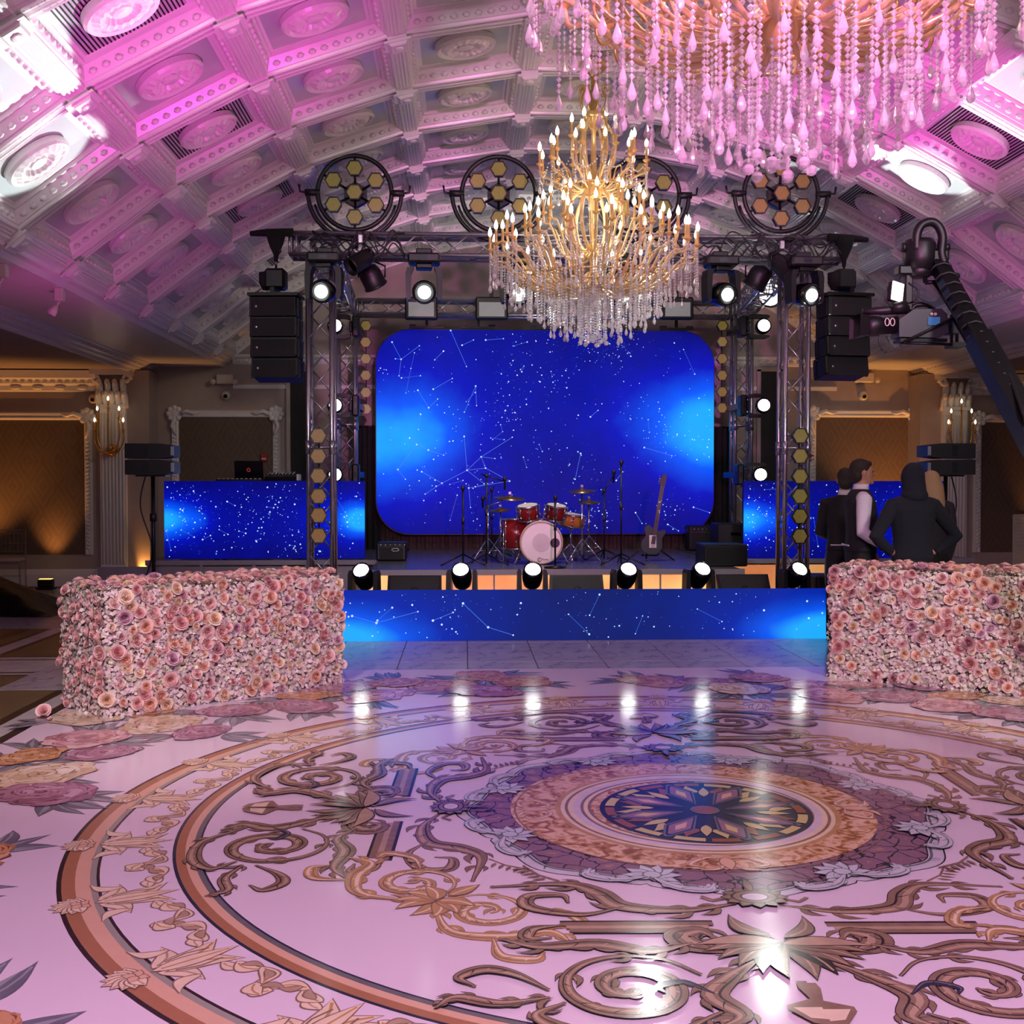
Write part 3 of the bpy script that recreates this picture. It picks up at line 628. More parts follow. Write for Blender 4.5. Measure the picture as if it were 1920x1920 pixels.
# wall sconces on the pilasters
bulb = noemit(mat('candle_bulb', (1, .8, .5), .3, emit=(1, .80, .48), es=5)); ivory = mat('candle_tube', S(214, 160, 90), .4, metal=.3)
crystal_m = mat('crystal_small', S(225, 215, 205), .08, spec=1, alpha=.45)
for sg, lab in ((-1, 'brass crystal wall sconce with lit candles on the left pilaster'), (1, 'brass crystal wall sconce with lit candles on the right pilaster')):
    w_, xc, yb = bay[sg]; z = at(207, 845, yb).z; s_ = thing('wall_sconce', lab, 'wall lamp', (xc, yb-.09, z))
    part('backplate', MB().lathe([(.001, 0), (.08, .005), (.09, .03), (.04, .05), (.001, .06)], 14, ax=(0, -1, 0)), gold, s_)
    for i, (dx, dz) in enumerate(((-.2, .3), (-.16, .47), (0, .62), (.16, .47), (.22, .3))):
        part('arm', MB().tube(cr([(0, -.05, 0), (dx*.5, -.18, -.05), (dx, -.2, dz*.4), (dx, -.2, dz)], 4), .012, 6), gold, s_)
        c = part('candle', MB().lathe([(.001, 0), (.035, .002), (.035, .012), (.012, .02), (.012, .12)], 8, (dx, -.2, dz)), ivory, s_)
        part('bulb', MB().lathe([(.008, .12), (.018, .145), (.012, .17), (.001, .19)], 8, (dx, -.2, dz)), bulb, c)
    for i in range(9):
        a = 2*pi*i/9; part('crystal_drop', MB().lathe([(.001, 0), (.014, .02), (.004, .07), (.001, .09)], 6, (.2*cos(a), -.12+.1*sin(a), .0)), crystal_m, s_)
# small things on walls
red = mat('red_plastic', S(150, 30, 34), .4); whitep = mat('white_plastic', S(205, 198, 186), .4)
for px, nm in ((496, 'left'), (1518, 'right')):
    q = at(px, 858, BY); t = thing('fire_alarm', 'small red fire alarm pull box on the back wall, %s side of the stage' % nm, 'alarm', (q.x, BY-.03, q.z))
    part('case', MB().box((0, 0, 0), (.11, .05, .13), ch=.01), red, t); part('handle', MB().box((0, -.03, -.02), (.07, .015, .02)), whitep, t)
for px, py, nm in ((423, 712, 'left'), (1620, 709, 'right')):
    q = at(px, py, BY); t = thing('emergency_light', 'white twin head emergency light high on the %s of the back wall' % nm, 'emergency light', (q.x, BY-.05, q.z))
    part('case', MB().box((0, 0, 0), (.26, .1, .15), ch=.015), whitep, t)
    for g in (-1, 1): h = part('lamp_head', MB().lathe([(.03, 0), (.045, -.05), (.045, -.07), (.001, -.072)], 12, (g*.17, -.03, -.03), (0, 1, .3)), whitep, t); part('bracket', MB().rod((g*.12, 0, -.02), (g*.17, -.02, -.03), .012, 6), whitep, h)
for px, py, nm, Y in ((425, 741, 'back wall under the left emergency light', BY), (1617, 742, 'back wall under the right emergency light', BY), (177, 748, 'left bay wall by the pilaster capital', 17.3)):
    q = at(px, py, Y); t = thing('security_camera', 'white dome security camera on the '+nm, 'camera', (q.x, Y, q.z))
    part('housing', MB().lathe([(.075, 0), (.075, .04), (.06, .08), (.03, .1)], 16, ax=(0, -1, -.2)), whitep, t); part('lens', MB().ell((0, -.09, -.02), (.035, .03, .035), 10, 6), glossb, t)
for px, py, z in ((112, 556, 1.84), (5, 512, 1.84)):
    Y = 1.84*F/(908-py+8); x = at(px, py, Y).x; t = thing('ceiling_spotlight', 'small white track spotlight under the left soffit, %s' % ('further from the camera' if px > 50 else 'nearer one at the picture edge'), 'spotlight', (x, Y, H+1.84), group=None)
    part('mount', MB().box((0, 0, -.06), (.08, .08, .12), ch=.008), whitep, t); part('stem', MB().rod((0, 0, -.12), (-.03, 0, -.17), .01, 6), whitep, t)
    part('lamp_head', MB().lathe([(.015, 0), (.04, .05), (.045, .1), (.001, .1)], 12, (-.03, 0, -.16), (-.5, 0, -.8)), whitep, t)
# air grille at the right edge
q = at(1915, 1000, 17.3); t = thing('air_grille', 'white slatted air return grille in the right bay wall at picture edge', 'vent', (q.x+.1, 17.28, q.z-.25))
part('frame', MB().box((0, 0, 0), (.5, .03, 1.1)), whitep, t)
for k in range(18): part('slat', MB().box((0, -.02, -.5+k*.058), (.44, .02, .03)), whitep, t)
# wall washers on the floor
for i, (x, y) in enumerate(((-6.2, 16.92), (-4.9, 17.15), (7.0, 16.9), (9.0, 16.8), (-7.4, 16.65))):
    t = thing('uplight', ('orange uplight on the floor against the left bay wall', 'orange uplight at the inner corner left of the stage', 'orange uplight at the inner corner right of the stage', 'orange uplight on the floor against the right bay wall', 'orange uplight furthest left, on the floor behind the black heap')[i], 'floor light', (x, y, .01))
    part('housing', MB().box((0, 0, .09), (.22, .12, .12), ch=.02), black, t); part('stand', MB().box((0, 0, .015), (.26, .16, .03), ch=.01), blackm, t)
    part('lens', MB().box((0, 0, .153), (.18, .09, .006)), noemit(mat('orange_lens', (1, .5, .1), .3, emit=(1, .55, .12), es=3)), t)
# ------------------------------------------------------------------ stage
stagew = mat('stage_white', S(150, 144, 150), .25, var=.04); deckm = mat('stage_deck', S(96, 92, 98), .22, var=.1)
def orange(name, es, c=(1, .4, .09)):
    m = mat(name, S(190, 150, 110), .4, emit=c, es=es); nt = m.node_tree; b = nt.nodes['Principled BSDF']
    tc = nt.nodes.new('ShaderNodeTexCoord'); n = nt.nodes.new('ShaderNodeTexNoise'); n.inputs['Scale'].default_value = 1.1; n.inputs['Detail'].default_value = 1
    r = nt.nodes.new('ShaderNodeValToRGB'); r.color_ramp.elements[0].position = .35; r.color_ramp.elements[1].position = .62
    r.color_ramp.elements[0].color = (.75, .2, .05, 1); r.color_ramp.elements[1].color = (1, .55, .18, 1)
    nt.links.new(tc.outputs['Object'], n.inputs['Vector']); nt.links.new(n.outputs['Fac'], r.inputs['Fac']); nt.links.new(r.outputs['Color'], b.inputs['Emission Color']); return m
pan1, pan2, pan3 = orange('backlit_panel', 1.0), orange('backlit_step', .72), orange('backlit_side', .62)
SX0, SX1, SY = at(690, 1069, 12.65).x, at(1392, 1069, 12.65).x, 12.65
st = thing('stage', 'low white stage with orange backlit front panels and grey glossy deck', 'stage', (CX, SY, 0))
def wl(x, y, z): return (x-CX, y-SY, z)
part('deck', MB().box(wl((SX0+SX1)/2, (SY+17.7)/2, .57), (SX1-SX0, 17.7-SY, .06)), deckm, st)
part('deck_edge', MB().box(wl((SX0+SX1)/2, SY-.01, .575), (SX1-SX0+.04, .05, .06)), stagew, st)
part('wing_deck', MB().box(wl(-2.4, 15.9, .57), (3.2, 3.2, .06)), deckm, st); part('wing_deck', MB().box(wl(4.95, 15.9, .57), (3.4, 3.2, .06)), deckm, st)
part('wing_edge', MB().box(wl(4.95, 14.29, .58), (3.4, .04, .06)), stagew, st); part('wing_edge', MB().box(wl(-2.4, 14.29, .58), (3.2, .04, .06)), stagew, st)
n = 9; wp = (SX1-SX0)/n
for k in range(n):
    x = SX0+wp*(k+.5); part('front_panel', MB().box(wl(x, SY, .455), (wp-.012, .02, .19)), pan1, st); part('step_panel', MB().box(wl(x, SY-.3, .27), (wp-.012, .02, .2)), pan2, st)
for k in range(n+1): x = SX0+wp*k; part('post', MB().box(wl(x, SY, .37), (.02, .035, .38)), stagew, st); part('post', MB().box(wl(x, SY-.3, .27), (.02, .03, .22)), stagew, st)
part('step_tread', MB().box(wl((SX0+SX1)/2, SY-.15, .365), (SX1-SX0, .3, .02)), stagew, st)
for k in range(5):
    x = SX1+.25+k*.66; part('side_panel', MB().box(wl(x+.33, 14.3, .28), (.62, .02, .5)), pan3, st); part('post', MB().box(wl(x, 14.29, .28), (.04, .04, .55)), stagew, st)
    x = SX0-.25-k*.66; part('side_panel', MB().box(wl(x-.33, 14.3, .28), (.62, .02, .5)), stagew, st); part('post', MB().box(wl(x, 14.29, .28), (.04, .04, .55)), stagew, st)
for x in (SX0, SX1): part('return_panel', MB().box(wl(x, 13.45, .28), (.02, 1.6, .52)), stagew, st)
# apron riser behind the low screen
ap = thing('apron_riser', 'low black riser between the blue floor screen and the stage', 'platform', (CX, 11.9, 0))
part('top', MB().box((-.25, -.1, .28), (4.5, 1.0, .04)), black, ap); part('front_shelf', MB().box((2.26, -.47, .28), (.5, .27, .04)), black, ap)
for x in (-2.4, -.8, .8, 1.9):
    for y in (-.5, .3): part('leg', MB().box((x, y, .13), (.06, .06, .26)), blackm, ap)
# ------------------------------------------------------------------ LED screens
def ledmat(name, glows, base, mid, hi, top, es=1.0):
    m = bpy.data.materials.new(name); m.use_nodes = True; nt = m.node_tree; b = nt.nodes['Principled BSDF']
    b.inputs['Base Color'].default_value = (.01, .01, .012, 1); b.inputs['Roughness'].default_value = .7; b.inputs['Specular IOR Level'].default_value = .08
    tc = nt.nodes.new('ShaderNodeTexCoord'); sp = nt.nodes.new('ShaderNodeSeparateXYZ'); nt.links.new(tc.outputs['Generated'], sp.inputs[0])
    def M_(op, a, b_=None):
        n = nt.nodes.new('ShaderNodeMath'); n.operation = op
        for i, x in enumerate((a, b_)):
            if x is None: continue
            if isinstance(x, (int, float)): n.inputs[i].default_value = x
            else: nt.links.new(x, n.inputs[i])
        return n.outputs[0]
    tot = None
    for (gx, gz, sx, sz, amp) in glows:
        dx = M_('DIVIDE', M_('SUBTRACT', sp.outputs['X'], gx), sx); dz = M_('DIVIDE', M_('SUBTRACT', sp.outputs['Z'], gz), sz)
        g = M_('MULTIPLY', M_('EXPONENT', M_('MULTIPLY', M_('ADD', M_('MULTIPLY', dx, dx), M_('MULTIPLY', dz, dz)), -1.0)), amp)
        tot = g if tot is None else M_('ADD', tot, g)
    n = nt.nodes.new('ShaderNodeTexNoise'); n.inputs['Scale'].default_value = 3; nt.links.new(tc.outputs['Object'], n.inputs['Vector'])
    tot = M_('ADD', tot, M_('MULTIPLY', M_('SUBTRACT', n.outputs['Fac'], .5), .16))
    r = nt.nodes.new('ShaderNodeValToRGB'); e = r.color_ramp.elements; e[0].position = 0; e[0].color = base+(1,); e[1].position = 1; e[1].color = top+(1,)
    for p_, c in ((.38, mid), (.72, hi)): x = e.new(p_); x.color = c+(1,)
    nt.links.new(tot, r.inputs['Fac']); nt.links.new(r.outputs['Color'], b.inputs['Emission Color']); b.inputs['Emission Strength'].default_value = es
    return m
c0, c1, c2, c3 = (.0, .0003, .11), (.0, .006, .52), (.001, .1, 1.0), (.012, .42, 1.0)
led_main = ledmat('led_main', ((-.02, .44, .22, .3, .85), (.17, .5, .12, .2, .28), (1.03, .5, .2, .3, .95), (.84, .55, .22, .24, .3), (.3, .6, .3, .5, .2), (.68, .75, .35, .4, .1), (.5, .1, .6, .2, .1), (.1, .9, .2, .3, .1)), c0, c1, c2, c3)
led_side = ledmat('led_side', ((.0, .5, .16, .26, .9), (1.0, .5, .14, .22, .95), (.17, .5, .06, .12, .18), (.3, .5, .5, .5, .18), (.9, .5, .25, .5, .25)), c0, c1, c2, c3)
led_low = ledmat('led_low', ((-.02, .0, .18, .5, .9), (1.02, .1, .16, .5, .9), (.0, .5, .35, 1.2, .4), (1., .5, .3, 1.2, .4)), (.003, .011, .10), (.0, .02, .40), (.001, .1, .9), (.015, .42, 1.0))
star = noemit(mat('screen_star', (0, 0, 0), .5, emit=(.55, .75, 1), es=1.1)); stard = noemit(mat('screen_star_dim', (0, 0, 0), .5, emit=(.05, .2, .85), es=1.0))
def graphic(parent, W, Hh, y, seed, n, nl, dens, lines=None, fit=None):
    rnd = random.Random(seed); m = MB(); P = []
    ok = fit or (lambda x, z: True)
    def dot(x, z, r, mi): m.add([(x+r*cos(k*pi/3), y-mi*.0004, z+r*sin(k*pi/3)) for k in range(6)], [(0, 1, 2, 3, 4, 5)], mi=mi)
    def line(a, b_, w_, mi):
        d = (V(b_)-V(a)); d = d.normalized(); nn = V((-d.y, d.x))*w_/2
        m.add([(a[0]+nn.x, y, a[1]+nn.y), (a[0]-nn.x, y, a[1]-nn.y), (b_[0]-nn.x, y, b_[1]-nn.y), (b_[0]+nn.x, y, b_[1]+nn.y)], [(0, 1, 2, 3)], mi=mi)
    cl = [(rnd.uniform(-.5, .5)*W, rnd.uniform(-.5, .5)*Hh) for _ in range(dens)]
    for i in range(n):
        if rnd.random() < .55: c = rnd.choice(cl); x, z = c[0]+rnd.gauss(0, .18), c[1]+rnd.gauss(0, .16)
        else: x, z = rnd.uniform(-.5, .5)*W, rnd.uniform(-.5, .5)*Hh
        if abs(x) > W/2-.02 or abs(z) > Hh/2-.02 or not ok(x, z): continue
        q = rnd.random(); dot(x, z, .003+.007*q**6+.002*q, 0 if q > .5 else 1)
        if q > .8: P.append((x, z))
    for (a, b_) in (lines or []): line(a, b_, .005, 1); dot(a[0], a[1], .013, 0); dot(b_[0], b_[1], .009, 0)
    for _ in range(nl):
        a = rnd.choice(P); c = sorted(P, key=lambda p: (p[0]-a[0])**2+(p[1]-a[1])**2)[1:5]
        if not c: continue
        b_ = rnd.choice(c)
        if (a[0]-b_[0])**2+(a[1]-b_[1])**2 < .4: line(a, b_, .003, 1)
    return part('screen_graphic', m, [star, stard], parent, kind='stuff')
def rrect(W, Hh, r, n=10):
    P = []
    for cx, cz, a0 in ((W/2-r, Hh/2-r, 0), (-W/2+r, Hh/2-r, 90), (-W/2+r, -Hh/2+r, 180), (W/2-r, -Hh/2+r, 270)):
        for k in range(n+1): a = RD(a0+90*k/n); P.append((cx+r*cos(a), cz+r*sin(a)))
    return P
MY_ = 16.6; a, b_ = at(705, 618, MY_), at(1337, 1000, MY_); MC = (a+b_)/2; MW, MH = b_.x-a.x, a.z-b_.z
ms = thing('led_screen', 'large rounded blue starfield screen at the back of the stage', 'screen', (MC.x, MY_, MC.z))
def dig(W=MW):      # constellations copied from the picture
    L = [((381, 250), (422, 328)), ((422, 328), (505, 266)), ((422, 328), (396, 326)), ((422, 328), (412, 404)), ((460, 690), (545, 745)), ((492, 720), (406, 835)), ((406, 835), (440, 880)), ((545, 745), (615, 768)), ((515, 845), (607, 898)), ((607, 898), (530, 948)), ((607, 898), (722, 838)), ((722, 838), (787, 776)), ((787, 776), (807, 828)), ((807, 828), (722, 838)), ((807, 828), (917, 888)), ((787, 776), (850, 784)), ((722, 838), (800, 900)), ((709, 682), (722, 838)), ((917, 888), (730, 920)), ((730, 920), (738, 1010)), ((762, 450), (710, 570)), ((762, 450), (766, 540)), ((568, 465), (655, 415)), ((498, 470), (547, 550)), ((547, 550), (588, 510)), ((648, 195), (720, 360)), ((808, 238), (889, 231)), ((700, 262), (752, 238)), ((787, 776), (930, 685)), ((1540, 732), (1668, 770)), ((1245, 760), (1220, 880)), ((1500, 1035), (1530, 1085)), ((1770, 1010), (1845, 1035)), ((1650, 1090), (1700, 1120)), ((1410, 885), (1440, 845)), ((1290, 590), (1325, 560)), ((510, 580), (500, 650)), ((615, 290), (575, 330))]
    o = []
    for p_, q in L:
        o.append(tuple(((580+x*780/1920.-MCpx[0])/(1337-705)*MW, -(540+y*780/1920.-MCpx[1])/(1000-618)*MH) for x, y in (p_, q)))
    return o
MCpx = (1021, 809)
part('screen_face', MB().prism(rrect(MW, MH, .5), -.02, .02, 'y'), led_main, ms)
part('screen_body', MB().prism(rrect(MW+.03, MH+.03, .5), .02, .12, 'y'), black, ms)
inr = lambda x, z: not (abs(x) > MW/2-.45 and abs(z) > MH/2-.45)
graphic(ms, MW, MH, -.0215, 3, 1150, 22, 26, dig(), inr)
for px in (800, 897, 1026, 1165, 1268):
    q = at(px, 612, MY_); m = MB(); m.box((q.x-MC.x, 0, MH/2+.035), (.5, .06, .03)); m.box((q.x-MC.x, 0, MH/2+.1), (.04, .04, .14)); 
    for g in (-1, 1): m.box((q.x-MC.x+g*.2, 0, MH/2+.06), (.1, .08, .03))
    part('hanging_bar', m, blackm, ms)
for nm, xa, xb in (('left', 308, 684), ('right', 1395, 1771)):
    Y = 14.45; a, b_ = at(xa, 902, Y), at(xb, 1047, Y); c = (a+b_)/2; W, Hh = b_.x-a.x, a.z-b_.z
    s_ = thing('side_screen', 'low blue starfield screen standing on the %s stage wing' % nm, 'screen', (c.x, Y, c.z), group=None)
    part('screen_face', MB().box((0, 0, 0), (W, .03, Hh)), led_side, s_); part('screen_body', MB().box((0, .05, 0), (W, .07, Hh)), black, s_)
    graphic(s_, W, Hh, -.0165, 11 if nm == 'left' else 12, 520, 14, 9)
Y = 11.17; a, b_ = at(640, 1107, Y), at(1563, 1201, Y)
s_ = thing('floor_screen', 'long low blue starfield screen on the floor in front of the stage', 'screen', (CX, Y, a.z/2+.005))
part('screen_face', MB().box((0, 0, 0), (5.0, .04, a.z-.01)), led_low, s_); part('screen_body', MB().box((0, .05, -.002), (5.0, .06, a.z-.016)), black, s_)
graphic(s_, 5.0, a.z-.02, -.0215, 21, 260, 5, 10, [((-2.3, .0), (-2.06, -.07)), ((-2.06, -.07), (-1.65, .04)), ((-2.06, -.07), (-2.1, -.2)), ((-1.2, .12), (-.95, -.12)), ((-.95, -.12), (-.7, -.2)), ((-1.5, -.05), (-1.3, .03))])
# drapes round the main screen
def drape(name, x0, x1, y, z0, z1, m_, label, folds=10, amp=.03):
    m = MB(); n = folds*6; vs = []
    for i in range(n+1):
        x = x0+(x1-x0)*i/n; d = amp*sin(2*pi*i/6.)*(1+.3*sin(i*1.7))
        for z in (z0, z1): vs.append((x-(x0+x1)/2, d*(1.2 if z == z0 else .8), z-z0))
    m.add(vs, [(2*i, 2*i+2, 2*i+3, 2*i+1) for i in range(n)], True)
    m.add([(v[0], v[1]+.012, v[2]) for v in vs], [(2*i+1, 2*i+3, 2*i+2, 2*i) for i in range(n)], True)
    t = thing(name, label, 'curtain', ((x0+x1)/2, y, z0)); part('cloth', m, m_, t); part('hem_rod', MB().rod(((x0-x1)/2, 0, z1-z0), ((x1-x0)/2, 0, z1-z0), .015, 6), blackm, t); return t
brn = mat('brown_drape', S(46, 28, 26), .8, var=.2)
drape('stage_drape', at(663, 800, 16.75).x, at(715, 800, 16.75).x, 16.75, .6, at(0, 798, 16.75).z, darkcloth, 'black cloth drape hanging left of the main screen', 5)
drape('stage_drape', at(1328, 800, 16.75).x, at(1372, 800, 16.75).x, 16.75, .6, at(0, 798, 16.75).z, darkcloth, 'black cloth drape hanging right of the main screen', 5)
drape('stage_skirt', at(700, 1000, 16.8).x, at(1345, 1000, 16.8).x, 16.8, .6, 1.0, brn, 'dark brown pleated curtain under the main screen', 44, .02)
# ------------------------------------------------------------------ trusses
def truss(label, A, B, w_=.29, cat='truss', name='truss_beam', hh=None):
    A, B = V(A), V(B); hh = hh or w_; L = (B-A).length; t = thing(name, label, cat, A); d = (B-A).normalized()
    X, Y_ = frame_of(d)
    if abs(d.z) < .9: X = d.cross(V((0, 0, 1))).normalized(); Y_ = V((0, 0, 1))
    else: X, Y_ = V((1, 0, 0)), V((0, 1, 0))
    r = .025; cs = [X*(sx*(w_/2-r))+Y_*(sy*(hh/2-r)) for sx, sy in ((-1, -1), (1, -1), (1, 1), (-1, 1))]
    for c in cs: part('chord', MB().rod(c, c+d*L, r, 10), alu, t)
    n = max(2, int(L/.26))
    for i in range(4):
        a, b_ = cs[i], cs[(i+1) % 4]; m = MB()
        for k in range(n):
            p_, q = (a, b_) if (k+i) % 2 else (b_, a); m.rod(p_+d*L*k/n, q+d*L*(k+1)/n, .009, 5)
        for e in (0, .012, .5, .988, 1): m.rod(a+d*L*e, b_+d*L*e, .014, 6)
        part('lattice', m, alu, t)
    for c in cs: part('coupler', MB().rod(c+d*(L*.5-.07), c+d*(L*.5+.07), r*1.3, 10), alu, t)
    return t
TY, RY = 11.75, 16.2
xl, xr = at(603, 800, TY).x, at(1487, 800, TY).x
zt = at(960, 441, TY).z; zb = at(960, 489, TY).z; zm = (zt+zb)/2
truss('front left aluminium truss tower with a string of hexagon lamps', (xl, TY, .02), (xl, TY, zb-.02), name='truss_tower')
truss('front right aluminium truss tower with a string of hexagon lamps', (xr, TY, .02), (xr, TY, zb-.02), name='truss_tower')
truss('long front aluminium truss across the top of the stage', (at(546, 460, TY).x, TY, zm), (at(1578, 460, TY).x, TY, zm), hh=zt-zb)
xl2, xr2 = at(651, 800, RY).x, at(1390, 800, RY).x; zt2, zb2 = at(960, 563, RY).z, at(960, 596, RY).z; zm2 = (zt2+zb2)/2
truss('rear left aluminium truss tower beside the main screen', (xl2, RY, .62), (xl2, RY, zt2), name='truss_tower')
truss('rear right aluminium truss tower beside the main screen', (xr2, RY, .62), (xr2, RY, zt2), name='truss_tower')
truss('rear aluminium truss above the main screen', (xl2+.16, RY, zm2), (xr2-.16, RY, zm2), hh=zt2-zb2)
truss('left side truss running from front to back', (xl, TY+.16, zb+.12), (xl2, RY-.16, zt2-.1)); truss('right side truss running from front to back', (xr, TY+.16, zb+.12), (xr2, RY-.16, zt2-.1))
for nm, x in (('left', xl), ('right', xr)):
    t = thing('tower_base', 'steel base plate under the %s front truss tower' % nm, 'base plate', (x, TY, 0)); part('plate', MB().box((0, 0, .01), (.6, .6, .02)), blackm, t); part('collar', MB().box((0, 0, .035), (.3, .3, .03)), blackm, t)
# sagging cables along the front truss
rnd = random.Random(9)
for k, (xa, xb, s_) in enumerate(((590, 760, 'left'), (1255, 1420, 'right'), (1400, 1570, 'far right'))):
    t = thing('cable_run', 'black power cables looped along the %s part of the front truss' % s_, 'cable', (at(xa, 470, TY).x, TY-.17, zm)); W = at(xb, 470, TY).x-at(xa, 470, TY).x
    for j in range(5):
        P = [(W*i/8, rnd.uniform(-.02, .02), rnd.uniform(-.16, .14)) for i in range(9)]; part('cable', MB().tube(cr(P, 5), .008, 5), black, t)
# ------------------------------------------------------------------ hexagon lamps
hexm = noemit(mat('hex_lamp_face', S(120, 108, 44), .35, emit=(.36, .27, .07), es=.45))
hexo = noemit(mat('hex_lamp_amber', S(128, 92, 44), .35, emit=(.40, .24, .09), es=.45))
def honey(m):
    nt = m.node_tree; b = nt.nodes['Principled BSDF']; tc = nt.nodes.new('ShaderNodeTexCoord'); v = nt.nodes.new('ShaderNodeTexVoronoi'); v.feature = 'DISTANCE_TO_EDGE'; v.inputs['Scale'].default_value = 48; v.inputs['Randomness'].default_value = .12
    r = nt.nodes.new('ShaderNodeValToRGB'); ec = b.inputs['Emission Color'].default_value[:]; r.color_ramp.elements[0].color = tuple(x*.25 for x in ec[:3])+(1,); r.color_ramp.elements[1].color = ec; r.color_ramp.elements[0].position = .05; r.color_ramp.elements[1].position = .25
    nt.links.new(tc.outputs['Object'], v.inputs['Vector']); nt.links.new(v.outputs['Distance'], r.inputs['Fac']); nt.links.new(r.outputs['Color'], b.inputs['Emission Color'])
honey(hexm); honey(hexo)
def hexpoly(r, a0=0): return [(r*cos(RD(60*k+a0)), r*sin(RD(60*k+a0))) for k in range(6)]
def hexlamp(parent, x, y, z, r, fm, name='hex_lamp', a0=0):
    m = MB(); P = hexpoly(r, a0); Q = hexpoly(r*.86, a0); m.M = Matrix.Translation((0, 0, 0))
    vs = [(p[0], -.03, p[1]) for p in P]+[(p[0], -.03, p[1]) for p in Q]+[(p[0], -.01, p[1]) for p in Q]+[(p[0]*.9, .05, p[1]*.9) for p in P]
    m.add(vs, [(k, (k+1) % 6, 6+(k+1) % 6, 6+k) for k in range(6)]+[(6+k, 6+(k+1) % 6, 12+(k+1) % 6, 12+k) for k in range(6)]+[(18+k, 18+(k+1) % 6, (k+1) % 6, k) for k in range(6)]+[tuple(18+k for k in range(6))])
    h = part(name, m, black, parent, (x, y, z)); m = MB(); m.add([(p[0], -.012, p[1]) for p in Q], [tuple(range(6))]); part('lamp_face', m, fm, h); return h
def wheel(px, py, lab, fm):
    q = at(px, py, TY); R_ = at(px+69, py, TY).x-q.x; t = thing('wheel_blinder', lab, 'stage light', (q.x, TY-.05, q.z), group='wheel blinders on the front truss')
    part('outer_ring', MB().tube([(R_*cos(2*pi*k/40), 0, R_*sin(2*pi*k/40)) for k in range(40)], .024, 8, closed=True), black, t)
    part('yoke', MB().tube([((R_+.1)*cos(a), .0, (R_+.1)*sin(a)-.0) for a in [RD(178+184*k/24.) for k in range(25)]], .022, 8), black, t)
    part('yoke_rib', MB().tube([((R_+.05)*cos(a), .05, (R_+.05)*sin(a)) for a in [RD(195+150*k/20.) for k in range(21)]], .014, 6), black, t)
    for g in (-1, 1):
        part('pivot', MB().rod((g*(R_-.02), 0, 0), (g*(R_+.13), 0, 0), .035, 10), black, t); part('clamp_lever', MB().tube([(g*(R_+.12), 0, 0), (g*(R_+.18), 0, .01), (g*(R_+.19), 0, .08)], .012, 6), black, t)
    r = R_*.24; hub = part('hub', MB().prism(hexpoly(r*1.45, 30), .05, .16, 'y'), black, t); hexlamp(t, 0, -.02, 0, r, fm, 'centre_lamp')
    for k in range(6):
        a = RD(90+60*k); x, z = R_*.66*cos(a), R_*.66*sin(a); part('spoke', MB().rod((x*.3, .05, z*.3), (R_*cos(a), 0, R_*sin(a)), .014, 6), black, t); hexlamp(t, x, 0, z, r, fm)
    part('clamp', MB().box((0, 0, -R_-.14), (.07, .1, .1), ch=.01), blackm, t); return t
wheel(666, 364, 'round wheel blinder of seven hexagon lamps, leftmost on the front truss', hexm); wheel(935, 366, 'round wheel blinder of seven hexagon lamps, second from left', hexm)
wheel(1203, 368, 'round wheel blinder of hexagon lamps partly hidden behind the gold chandelier', hexm); wheel(1462, 366, 'round wheel blinder of amber hexagon lamps, rightmost under the pink crystals', hexo)
def hexstring(px, ys, Y, r, lab, fm):
    q = at(px, ys[0], Y); t = thing('hex_lamp_string', lab, 'stage light', (q.x, Y, q.z)); zl = at(px, ys[-1], Y).z-q.z
    part('cable', MB().rod((0, .03, r), (0, .03, zl-r*.8), .008, 6), black, t)
    for y in ys: hexlamp(t, 0, 0, at(px, y, Y).z-q.z, r, fm)
    return t
hexstring(597, [817, 855, 892, 930, 966, 1004], TY-.19, .092, 'vertical string of six amber hexagon lamps on the front left tower', hexo)
hexstring(1500, [817, 855, 893, 930, 968, 1005], TY-.19, .092, 'vertical string of six yellow hexagon lamps on the front right tower', hexm)
hexstring(686, [611, 642, 673, 704, 736, 767], RY-.1, .088, 'vertical string of six yellow hexagon lamps left of the main screen', hexm)
hexstring(1354, [611, 641, 673, 704, 735, 765], RY-.1, .088, 'vertical string of six yellow hexagon lamps right of the main screen', hexm)
